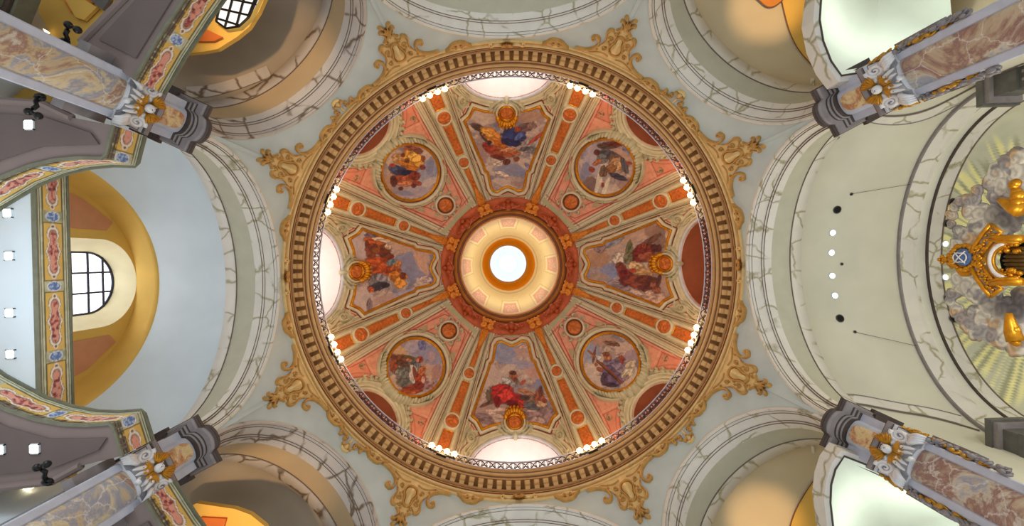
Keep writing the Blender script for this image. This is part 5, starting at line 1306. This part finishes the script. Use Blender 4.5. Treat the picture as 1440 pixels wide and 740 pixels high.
for x, y, t_ in ((1177, 295, 'above'), (1181, 448, 'below')):
    disc_on(TE, x, y, .14, 'round_vent', 'hole', 'black round opening in the plain chancel vault %s the four spotlights' % t_, 'vent', 'black openings in the chancel vault', 'stoned')
for x, y, t_ in ((1197, 273, 'upper'), (1183.5, 371.5, 'middle'), (1202, 467, 'lower')):
    disc_on(TE, x, y, .035, 'wire_hole', 'hole', 'tiny %s wire hole in the plain chancel vault' % t_, 'hole', None, 'stoned')
for x, y, t_ in ((1329, 343, 'above'), (1329, 390, 'below')):
    disc_on(TA, x, y, .12, 'ceiling_spotlight', 'spotl', 'round spotlight in the painted apse just %s the gold crown finial' % t_, 'ceiling light', 'spotlights beside the organ crown')
for x, y, t_ in ((1338.7, 284, 'uppermost'), (1331.7, 314, 'second from top'), (1332.7, 419, 'third from top'), (1340.5, 448.5, 'lowest')):
    disc_on(TA, x, y, .13, 'round_vent', 'hole', 'black round opening at the edge of the painted apse, %s' % t_, 'vent', 'black openings in the apse', 'stoned')
# thin wires hanging from the vault
for (x0, y0, x1, y1, t_) in ((1197, 273, 1276, 260, 'upper'), (1202, 467, 1290, 487, 'lower')):
    p0 = TE.ray_cast(CAMV, raydir(x0, y0))[0]; p1 = TE.ray_cast(CAMV, raydir(x1, y1))[0] or PXX(x1, y1, 16.6)
    m_ = MB(); d_ = Vector((0, 0, -.12)); m_.tube([p0+d_*.3, p0.lerp(p1, .5)+d_*1.5, p1+d_], .009, 5)
    tagp(m_.build('wire', MT['stoned']), '%s thin grey wire stretched along the chancel vault' % t_, 'wire')
# stucco clouds
CLU = {
 'upper': [(1432, 222, 13), (1418, 232, 13), (1404, 243, 13), (1432, 243, 15), (1396, 258, 10), (1412, 262, 14), (1434, 268, 16), (1402, 276, 10), (1418, 284, 14), (1436, 296, 14), (1376, 268, 7), (1373, 279, 7), (1362, 283, 8), (1350, 284, 6), (1344, 292, 5), (1339, 303, 5), (1337, 316, 5), (1349, 326, 6), (1366, 296, 10), (1382, 300, 12), (1398, 304, 14), (1378, 320, 13), (1362, 334, 11), (1348, 344, 10), (1395, 328, 14), (1415, 312, 16), (1344, 356, 8)],
 'lower': [(1350, 392, 10), (1362, 402, 12), (1376, 412, 14), (1394, 424, 16), (1412, 436, 16), (1432, 440, 16), (1343, 414, 8), (1340, 425, 6), (1346, 437, 7), (1354, 447, 8), (1364, 457, 11), (1378, 464, 12), (1372, 442, 9), (1386, 450, 14), (1404, 456, 15), (1396, 474, 9), (1414, 478, 12), (1430, 484, 14), (1432, 465, 14), (1352, 404, 9), (1440, 420, 14)]}
MT['cloud'] = painted('stucco_cloud_paint', .7, .1, 6)
XC = 17.2
def cloud(nm, L_):
    xs = np.arange(1322, 1452, .8); ys = np.arange(200, 510, .8); GX, GY = np.meshgrid(xs, ys)
    wx = (fbm(GX*.09, GY*.09, 3, 3)-.5)*9; wy = (fbm(GX*.09+40, GY*.09, 3, 4)-.5)*9
    H = np.full(GX.shape, -1.0); SW = np.zeros(GX.shape); RR_ = np.ones(GX.shape)
    for j, (x, y, r) in enumerate(L_):
        r = r*1.22; d = np.hypot(GX+wx-x, GY+wy-y)/r; an = np.arctan2(GY+wy-y, GX+wx-x)
        h = np.where(d < 1, np.sqrt(np.clip(1-d*d, 0, 1)), -1)*r
        spi = np.sin(d*11+an*(1 if j % 2 else -1)+j)
        h2 = h+np.where(d < 1, spi*.07*r*(1-d), 0)
        m_ = h2 > H; H = np.where(m_, h2, H); SW = np.where(m_, spi*(.4+.6*d), SW); RR_ = np.where(m_, j, RR_)
    dx, dy = (GX-VPX)/F, (GY-VPY)/F; da, db = cr*dx+sr*dy, -sr*dx+cr*dy
    Z = (XC-CAMX)/da; s_ = np.clip(H, 0, 99)*Z/F*.22
    V = np.stack([XC-s_+0*Z, CAMY+db*Z, Z], -1)
    c = np.ones(GX.shape+(3,))*sln((216, 208, 198))
    c = mixc(c, (204, 168, 130), sstep(.5, .62, fbm(GX*.035+7, GY*.035, 3, 12))*.9)
    c = mixc(c, (150, 144, 152), sstep(.5, .6, fbm(GX*.06+7, GY*.06+3, 3, 15))*.8)
    dk = sstep(46, 12, np.hypot((GX-1425)*.9, (GY-(300 if nm == 'upper' else 425))*1.0)); c = mixc(c, (78, 72, 80), dk*.85)  # shadow behind the organ painted into the cloud colour
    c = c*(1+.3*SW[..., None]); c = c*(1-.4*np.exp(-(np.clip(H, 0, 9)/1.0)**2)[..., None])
    idx = np.arange(GX.size).reshape(GX.shape); f = np.stack([idx[:-1, :-1], idx[:-1, 1:], idx[1:, 1:], idx[1:, :-1]], -1).reshape(-1, 4)
    ok = (H > 0).reshape(-1); f = f[ok[f].any(1)]
    use = np.unique(f); rm = np.zeros(GX.size, int); rm[use] = np.arange(len(use))
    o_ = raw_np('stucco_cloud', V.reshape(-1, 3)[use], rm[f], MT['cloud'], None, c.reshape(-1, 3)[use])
    so = o_.modifiers.new('solid', 'SOLIDIFY'); so.thickness = .06; so.offset = 0
    tagp(o_, '%s bank of swirling grey and tan stucco clouds beside the gold organ crown' % nm, 'cloud relief')
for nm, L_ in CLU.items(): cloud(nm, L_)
# organ case crown: built in the plane of the organ front
XO = 15.6
def O(x, y, dx=0.0): 
    p = PXX(x, y, XO); return Vector((XO-dx, p.y, p.z))
ro_ = empty('organ_case', tuple(O(1440, 366)), 'gilded organ case crown with blue monogram shield in front of the apse clouds', 'organ')
def otube(pts, r, nm, mt, n_=8, dx=0.0, flat=1.0):
    m_ = MB(); m_.tube([O(x, y, dx) for x, y in pts], r, n_, flat=flat); return m_
def arcp(cx, cy, r, a0, a1, n_=24): return [(cx+r*math.cos(rad(a0+(a1-a0)*i/(n_-1))), cy+r*math.sin(rad(a0+(a1-a0)*i/(n_-1)))) for i in range(n_)]
def plate(pts, th_, dx=0.0):
    m_ = MB(); A_ = [O(x, y, dx+th_) for x, y in pts]; B_ = [O(x, y, dx) for x, y in pts]; n_ = len(pts)
    m_.add(A_+B_, [tuple(range(n_)), tuple(range(n_, 2*n_))[::-1]]+[(i, (i+1) % n_, (i+1) % n_+n_, i+n_) for i in range(n_)]); return m_
rnd = random.Random(3)
# finial
m_ = MB()
for (x, y, r) in ((1325, 365, .07), (1329, 361, .07), (1329, 369, .07), (1334, 365, .11), (1339, 359, .09), (1339, 371, .09), (1342, 354, .06), (1342, 376, .06), (1345, 365, .13), (1350, 358, .1), (1350, 372, .1), (1341, 365, .1)):
    m_.ball(O(x, y, .1), r, 12, 8, bump=lambda a_, b_: 1+.08*math.sin(a_*5))
m_.build('finial', MT['gold'], ro_, True)
sh = plate(smooth2([(1349, 361), (1353, 346), (1362, 341), (1376, 350), (1388, 361), (1388, 368), (1374, 382), (1362, 391), (1353, 384), (1348, 374)], 2), .18)
sho = sh.build('shield', MT['gold'], ro_)
m_ = MB()
for i in range(40):
    a_ = rad(9*i); x, y = 1363+(15+3*rnd.random())*math.cos(a_), 362+(16+3*rnd.random())*math.sin(a_)
    m_.ball(O(x, y, .2), .05+.05*rnd.random(), 8, 6)
m_.build('shield_scrolls', MT['gold'], sho, True)
m_ = MB(); c_ = O(1363, 361.5, .2); m_.ball(c_, .31, 24, 12, (.35, 1, 1)); m_.build('blue_boss', plain('blue_enamel', (96, 124, 176), .25, .1, var=.3, scale=6), sho, True)
m_ = MB()
for a0, cx in ((60, 1360), (-120, 1366)):
    m_.tube([O(x, y, .33) for x, y in arcp(cx, 362, 6.5, a0, a0+240)], .022, 6)
m_.tube([O(x, y, .34) for x, y in ((1355, 354), (1362, 362), (1371, 370))], .02, 6); m_.tube([O(x, y, .34) for x, y in ((1355, 370), (1362, 361), (1371, 353))], .02, 6)
m_.build('monogram', MT['stucco'], sho, True)
for sg, nm in ((-1, 'upper'), (1, 'lower')):
    f_ = lambda l: [(x, 366+sg*(y-366)*1.0 if sg > 0 else 366-(y-366)) for x, y in l]
    arm = f_([(1377, 377), (1384, 392), (1394, 405), (1404, 416), (1418, 405), (1414, 399), (1402, 388), (1392, 372)])
    pd = plate(arm, .22, .0).build('pediment_arm', MT['silver'] if 'silver' in MT else MT['stonel'], ro_)
    m_ = MB(); m_.tube([O(x, y, .24) for x, y in f_([(1376, 376), (1384, 392), (1394, 406), (1404, 417)])], .07, 8); m_.tube([O(x, y, .24) for x, y in f_([(1391, 372), (1402, 389), (1418, 406)])], .05, 8); m_.tube([O(x, y, .24) for x, y in f_([(1404, 417), (1412, 411), (1419, 405)])], .06, 8)
    m_.build('gilt_edge', MT['gold'], pd, True)
    m_ = MB()
    for i in range(34):
        t_ = rnd.random(); w_ = rnd.random(); x = 1379+t_*24+w_*10; y = 378+t_*34-w_*9
        (xx, yy), = f_([(x, y)]); m_.ball(O(xx, yy, .25), .035+.03*rnd.random(), 6, 5)
    m_.build('gilt_lace', MT['gold'], pd, True)
    m_ = MB()
    m_.tube([O(x, y, .2) for x, y in f_([(1404, 400), (1414, 397), (1428, 396), (1446, 396)])], .13, 10); m_.tube([O(x, y, .3) for x, y in f_([(1404, 396), (1416, 392), (1446, 391)])], .05, 8)
    m_.build('gilt_cornice', MT['gold'], ro_, True)
    m_ = MB()
    for i in range(34):
        x = 1404+38*rnd.random(); y = 378+16*rnd.random()
        (xx, yy), = f_([(x, y)]); m_.ball(O(xx, yy, .12), .05+.05*rnd.random(), 8, 6)
        if i % 3 == 0: m_.tube([O(xx, yy, .14), O(xx+4, yy+2*sg, .16), O(xx+6, yy-2*sg, .14)], .03, 6)
    m_.build('gilt_foliage', MT['gold'], ro_, True)
m_ = MB(); m_.tube([O(x, y, .22) for x, y in arcp(1428, 366, 24, 100, 260)], .10, 10); m_.build('white_arch', MT['stucco'], ro_, True)
m_ = MB(); m_.tube([O(x, y, .25) for x, y in arcp(1428, 366, 20.5, 95, 265)], .05, 8); m_.tube([O(x, y, .2) for x, y in arcp(1428, 366, 28, 110, 250)], .08, 8)
for sg in (-1, 1): m_.tube([O(x, y, .3) for x, y in sp(1388, 366+sg*5, 5, 1.4, 0, 1)], .05, 8)
m_.build('gilt_arch', MT['gold'], ro_, True)
m_ = plate([(1408, 344), (1450, 338), (1450, 394), (1408, 388), (1403, 366)], .04, -.1); m_.build('dark_recess', MT['black'], ro_)
for y in (350, 355.5, 361, 366.5, 372, 377.5, 383):
    m_ = MB(); m_.tube([O(1412+abs(y-366)*.4, y, .05), O(1420, y, .06), O(1452, y, .06)], [.02, .07, .07], 10); m_.build('organ_pipe', MT['pipe'], ro_, True)
for (L_, t_) in ((((1418, 280), (1427, 284), (1440, 292), (1450, 296)), 'upper'), (((1432, 440), (1434, 452), (1437, 466), (1442, 480)), 'lower')):
    r_ = empty('gilt_figure', tuple(O(*L_[1])), '%s gilded sculpted ornament on the organ at the right edge' % t_, 'sculpture')
    m_ = MB(); m_.tube([O(x, y, .3) for x, y in L_], [.08, .14, .2, .22], 10); m_.build('body', MT['gold'], r_, True)
    m_ = MB(); x0, y0 = L_[2]
    for i in range(16): m_.ball(O(x0-2+8*rnd.random(), y0+(-36 if t_ == 'upper' else -6)+30*rnd.random(), .3), .1+.08*rnd.random(), 8, 6)
    m_.build('foliage', MT['gold'], r_, True)
# dark altar pilasters at the right edge
for sg, t_ in ((-1, 'upper'), (1, 'lower')):
    b0 = (16.2, sg*5.95, 10.5); r_ = empty('altar_pilaster', b0, 'dark grey stone pilaster under the chancel arch at the %s right edge' % t_, 'pilaster')
    for j, (sx, sy, z0, z1, mt, nm) in enumerate(((.7, 1.0, 10.5, 14.2, 'dgrey', 'shaft'), (.9, 1.1, 14.2, 14.4, 'dgrey', 'capital'), (.8, 1.0, 14.4, 14.9, 'dgrey', 'frieze'), (1.1, 1.35, 14.9, 15.05, 'stone', 'cornice'), (1.25, 1.5, 15.05, 15.25, 'dgrey', 'cornice'))):
        m_ = MB(); m_.box((16.2, sg*5.95, (z0+z1)/2), (sx, sy, z1-z0)); m_.build(nm, MT[mt], r_)
    for q in (-.25, 0, .25):
        m_ = MB(); m_.box((15.84, sg*5.95+q, 12.3), (.06, .08, 3.6)); m_.build('flute', MT['stone'], r_)

# ================================================================== LAMPS AND FITTINGS OF THE GALLERIES
def square_lamp(x, y, Z, s_, lab, grp):
    p = P(x, y, Z); r_ = empty('ceiling_light', tuple(p), lab, 'ceiling light', grp)
    m_ = MB(); m_.box((p.x, p.y, Z-.02), (s_, s_, .06)); m_.build('diffuser', MT['square'], r_)
    m_ = MB()
    for sx, sy, lx, ly in ((-1, 0, .03, s_+.06), (1, 0, .03, s_+.06), (0, -1, s_+.06, .03), (0, 1, s_+.06, .03)): m_.box((p.x+sx*(s_/2+.015), p.y+sy*(s_/2+.015), Z), (lx, ly, .08))
    m_.build('frame', MT['white'], r_)
square_lamp(42, 176, ZG-.03, .2, 'lit square ceiling light in the dark soffit near the upper left pier', 'square lights in the dark gallery soffits')
square_lamp(50, 631, ZG-.03, .2, 'lit square ceiling light in the dark soffit near the lower left pier', 'square lights in the dark gallery soffits')
square_lamp(1, 632, ZG-.03, .2, 'lit square light in the lower dark soffit, cut by the left edge', 'square lights in the dark gallery soffits')
for i, (x, y) in enumerate(((12, 300), (14, 360), (15, 440), (16, 498))):
    square_lamp(x, y, 12.64, .2, 'lit square light in the white west gallery soffit, %s of four' % ('topmost', 'second from top', 'third from top', 'lowest')[i], 'square lights in the west gallery soffit')
def sconce(pts, balls, Z, lab):
    p = P(*pts[0], Z); r_ = empty('sconce', tuple(p), lab, 'wall lamp', 'black two-armed sconces')
    m_ = MB(); m_.tube([P(x, y, Z-.04*i) for i, (x, y) in enumerate(pts)], .05, 8); m_.build('arm', MT['black'], r_, True)
    x0, y0 = pts[-1]
    m_ = MB(); m_.tube([P(*balls[0], Z-.2), P((balls[0][0]+balls[1][0])/2, (balls[0][1]+balls[1][1])/2-1, Z-.26), P(*balls[1], Z-.2)], .03, 8); m_.tube([P(x0, y0, Z-.12), P(*balls[0], Z-.2)], .03, 8)
    q = [P(pts[0][0]+6*math.cos(t_), pts[0][1]+3*math.sin(t_), Z) for t_ in np.linspace(0, 6.28, 9)]; m_.build('scroll_bracket', MT['black'], r_, True); m_ = MB(); m_.tube(q, .05, 6); m_.build('wall_rose', MT['black'], r_, True)
    for b_ in balls:
        m_ = MB(); m_.ball(P(*b_, Z-.2), .085, 12, 8); m_.build('cup', MT['black'], r_, True)
sconce([(90, 59), (95, 54), (92, 48), (95, 42)], [(96, 35), (109, 42)], 10.4, 'black two-armed sconce on the upper side of the upper left pier')
sconce([(56, 137), (50, 143), (52, 149), (46, 153)], [(40, 157), (54, 163)], 10.4, 'black two-armed sconce on the lower side of the upper left pier')
sconce([(67, 678), (62, 671), (64, 664), (58, 660)], [(52, 658), (66, 653)], 10.4, 'black two-armed sconce on the upper side of the lower left pier')

# ================================================================== DETAILS OF THE BAYS
def on_vault(tree, x, y, h=.0):
    q = tree.ray_cast(CAMV, raydir(x, y))
    if q[0] is None: return None
    return q[0]-raydir(x, y)*h
def vault_band(tree, pts, w_, name, mat, parent, h=.12, n_=10):
    """moulding laid on a vault along a line of photo points, with thickness"""
    pts = smooth2(pts, 3, False); G = []
    for i, p in enumerate(pts):
        q0, q1 = pts[max(0, i-1)], pts[min(len(pts)-1, i+1)]; tx, ty = q1[0]-q0[0], q1[1]-q0[1]; L = math.hypot(tx, ty)+1e-9
        row = []
        for u, z in ((-1, -.05), (-1, 1), (1, 1), (1, -.05)):
            v = on_vault(tree, p[0]-ty/L*w_*u, p[1]+tx/L*w_*u, h*z)
            if v is None: break
            row.append(tuple(v))
        if len(row) == 4: G.append(row)
    if len(G) < 2: return
    m_ = MB(); m_.grid(G); return m_.build(name, mat, parent)
for k_, (pp, tt) in enumerate(((((1178, 190), (1205, 162), (1250, 172), (1300, 165), (1350, 140), (1400, 112), (1440, 96)), 'a'), (((1188, 560), (1212, 562), (1260, 572), (1312, 580), (1370, 596), (1416, 612), (1440, 622)), 'b'))):
    ro = empty('trim_%d' % (50+k_), tuple(on_vault(TE, *pp[3]) or (14, 0, 15))); structure(ro)
    vault_band(TE, pp, 5, 'veined_band', MT['vein'], ro, .06)
    vault_band(TE, [(x, y-6.5+13*(k_)) for x, y in pp], .8, 'shadow_fillet', MT['vein_line'], ro, .08); vault_band(TE, [(x, y+6-12*(k_)) for x, y in pp], .6, 'shadow_fillet', MT['stone'], ro, .08)
# white side apses of the right-hand diagonal bays
def side_apse(dg, curve, inner, lab, n):
    """a bright half dome opening off the bay, framed by a veined arch; curve: edge of its opening in the photo"""
    Zo = 13.7
    rim = [P(x, y, Zo+dz) for (x, y, dz) in curve]
    c_ = sum(rim, Vector())/len(rim); out = Vector((c_.x, c_.y, 0)).normalized()
    deep = P(*inner, 14.6)
    secs = []
    for q in np.linspace(0, 1, 9):
        a_ = q*PI/2; secs.append([p.lerp(deep, 1-math.cos(a_)) + (Vector((0, 0, 1.5))+out*.9)*math.sin(a_)*(1-.0*q) for p in rim])
    structure(loft('ceiling', secs, MT['nichewhite']))
    ro = empty('trim_%d' % n, tuple(c_)); structure(ro)
    m_ = MB(); G = []
    for i, p in enumerate(rim[:-2]):
        d_ = (p-c_); d_.z = 0; d_.normalize(); G.append([tuple(p+d_*u+Vector((0, 0, z))) for u, z in ((0, .3), (0, -.08), (.2, -.08), (.24, .4))])
    m_.grid(G); m_.build('veined_arch', MT['vein'], ro)
    m_ = MB(); m_.tube([p+Vector((0, 0, -.09)) for p in rim[:-2]], .03, 6); m_.build('shadow_fillet', MT['stoned'], ro)
    l_ = c_.lerp(deep, .5); lamp('niche_light', 'POINT', (l_.x, l_.y, Zo+.2), 70, (.93, 1.0, .93), .3)
MT['nichewhite'] = plain('niche_white', (224, 230, 216), .85, var=.04, scale=.8)
side_apse(315, [(1166, -70, .3), (1156, -30, .4), (1152, 0, .4), (1150, 30, .3), (1155, 60, .2), (1166, 88, .0), (1180, 108, -.1), (1230, 100, -.1), (1340, 40, 0), (1330, -70, .2)], (1260, -20), '', 52)
side_apse(45, [(1188, 815, .3), (1176, 775, .4), (1169, 740, .4), (1165, 705, .3), (1166, 680, .2), (1172, 658, .0), (1184, 640, -.1), (1235, 660, -.1), (1350, 730, 0), (1340, 815, .2)], (1280, 775), '', 53)
# ochre coves beside them
COVE = {54: ([(1096, -14), (1103, 18), (1110, 45), (1122, 70), (1142, 92)], [(1152, -14), (1148, 20), (1151, 50), (1158, 75), (1168, 96)]),
        55: ([(1108, 752), (1116, 724), (1128, 700), (1144, 676), (1158, 662)], [(1176, 752), (1170, 724), (1168, 700), (1171, 676), (1178, 660)])}
TN_, TS_ = bvh(CON[315]), bvh(CON[45]); TNW, TSW = bvh(CON[225]), bvh(CON[135])
for tr, sgn, pts, n in ((TN_, 1, ((1103, 18), (1112, 40), (1122, 62), (1136, 86)), 54), (TS_, 1, ((1112, 740), (1118, 722), (1128, 700), (1146, 672)), 55)):
    ro = empty('trim_%d' % n, tuple(on_vault(tr, *pts[1]) or (12, 12, 17))); structure(ro)
    L_, R_ = COVE[n]; G = []
    for q in np.linspace(0, 1, 9):
        row = [on_vault(tr, a_[0]+(b_[0]-a_[0])*q, a_[1]+(b_[1]-a_[1])*q, .05) for a_, b_ in zip(smooth2(L_, 2, False), smooth2(R_, 2, False))]
        if all(v is not None for v in row): G.append([tuple(v) for v in row])
    if len(G) > 1: m_ = MB(); m_.grid(G); m_.build('ochre_cove', MT['ochre'], ro, True)
    vault_band(tr, L_, .7, 'groin_line', MT['brown'], ro, .08)
    if n == 54:
        G = []
        A_, B_ = smooth2([(1050, -14), (1066, -1), (1080, 12), (1096, 6), (1112, -14)], 2, False), [(1082, -30)]
        for q in np.linspace(0, 1, 7):
            row = [on_vault(tr, a_[0]+(1082-a_[0])*q, a_[1]+(-34-a_[1])*q, .1) for a_ in A_]
            if all(v is not None for v in row): G.append([tuple(v) for v in row])
        if len(G) > 1: m_ = MB(); m_.grid(G); m_.build('orange_cove', MT['orange'], ro, True)
        vault_band(tr, A_, .7, 'groin_line', MT['brown'], ro, .12)
for tr, pts, n in ((TN_, ((948, -5), (962, 30), (985, 62), (1020, 90), (1060, 108), (1110, 118), (1145, 118)), 56), (TS_, ((965, 745), (985, 705), (1012, 672), (1050, 648), (1100, 634), (1145, 630)), 57),
                 (TNW, ((478, -5), (462, 30), (438, 60), (400, 90), (350, 112), (300, 128), (262, 130)), 58), (TSW, ((492, 745), (470, 705), (440, 672), (400, 650), (350, 640), (300, 640)), 59)):
    ro = empty('trim_%d' % n, tuple(on_vault(tr, *pts[3]) or (12, 12, 17))); structure(ro)
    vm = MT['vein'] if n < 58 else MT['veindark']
    vault_band(tr, pts, 8, 'veined_band', vm, ro, .05)
# window and coffered ceiling seen past the upper left gallery
def flat(pts, Z, th_, nm, mt, parent):
    m_ = MB(); slab(m_, [P(x, y, Z) for x, y in pts], Z, th_); return m_.build(nm, MT[mt], parent)
ro = empty('trim_60', tuple(P(300, 40, 15))); structure(ro)
flat([(240, 76), (262, 75), (285, 73), (306, 69), (333, 52), (350, 38), (364, 16), (384, -30), (300, -60), (225, -40)], 16.6, .2, 'gallery_ceiling', 'ochre', ro)
flat([(274, 58), (288, 40), (313, 52), (300, 58)], 16.45, .06, 'terracotta_coffer', 'terra2', ro)
wq = empty('window_11', tuple(P(330, 12, 16.3))); structure(wq)
WQ = [(304, 30), (318, 40), (336, 37), (350, 24), (362, 2), (368, -20), (318, -20)]
flat(WQ, 16.36, .04, 'glass', 'paneglass', wq)
m_ = MB()
for a_, b_ in (((316, -20), (304, 30)), ((332, -20), (316, 39)), ((348, -20), (332, 38)), ((362, -10), (348, 26)), ((309, 12), (352, 22)), ((312, -4), (360, 6)), ((306, 26), (338, 36)), ((304, 30), (318, 40)), ((318, 40), (336, 37)), ((336, 37), (350, 24)), ((350, 24), (366, -12))):
    m_.tube([P(*a_, 16.32), P(*b_, 16.32)], .04, 6)
m_.build('glazing_bars', MT['black'], wq)
# ceilings behind the upper left and lower left galleries
ro = empty('trim_61', tuple(P(90, 20, 13.6))); structure(ro)
flat([(-60, -60), (190, -60), (150, 20), (112, 66), (60, 60), (20, 20), (-60, -10)], 13.8, .2, 'gallery_ceiling', 'ochre', ro)
flat([(-60, 84), (0, 106), (60, 128), (110, 160), (60, 148), (-60, 146)], 13.0, .2, 'gallery_ceiling', 'ochre', ro)
flat([(78, -20), (150, -20), (130, 4), (112, 22), (98, 16)], 13.72, .1, 'orange_coffer', 'orange', ro)
flat([(92, 0), (110, -6), (136, 10), (118, 28), (106, 24)], 13.66, .1, 'orange_coffer', 'ochre', ro)
flat([(118, -8), (136, -20), (160, -10), (144, 14)], 13.6, .1, 'grey_coffer', 'dgrey', ro)
flat([(28, 16), (34, 22), (66, 44), (62, 48), (24, 24)], 13.6, .1, 'white_light_strip', 'square', ro)
flat([(112, 62), (118, 50), (176, -10), (190, -2), (172, 20), (120, 66)], 13.3, .2, 'white_beam', 'white', ro)
flat([(134, 38), (138, 31), (145, 29), (140, 37)], 13.28, .06, 'light_strip', 'square', ro)
ro = empty('pilaster', tuple(P(12, 12, 12)), 'dark green stone pilaster corner at the extreme upper left', 'pilaster')
flat([(-40, -30), (38, -30), (14, 28), (-40, 4)], 12.3, .5, 'capital', 'railgreen', ro); flat([(-40, -30), (26, -30), (6, 20), (-40, 0)], 12.2, .1, 'capital_moulding', 'stoned', ro); flat([(-40, -40), (12, -40), (-4, 8), (-40, -6)], 12.1, .1, 'shaft', 'railgreen', ro)
ro = empty('trim_62', tuple(P(20, 690, 13.6))); structure(ro)
flat([(-60, 656), (110, 640), (90, 700), (60, 760), (-60, 800)], 13.8, .2, 'gallery_ceiling', 'ochre', ro)
flat([(-60, 654), (60, 650), (112, 634), (60, 668), (0, 694), (-60, 718)], 13.0, .2, 'gallery_ceiling', 'ochre', ro)
flat([(2, 696), (40, 684), (44, 688), (6, 702)], 12.9, .1, 'white_light_strip', 'square', ro)
ro = empty('trim_63', tuple(P(300, 720, 13.6))); structure(ro)
flat([(262, 716), (276, 708), (330, 716), (352, 724), (372, 740), (392, 770), (300, 790), (256, 760)], 16.6, .2, 'gallery_ceiling', 'ochre', ro)
flat([(282, 728), (318, 730), (312, 752), (296, 745)], 16.5, .1, 'terracotta_coffer', 'terra2', ro)
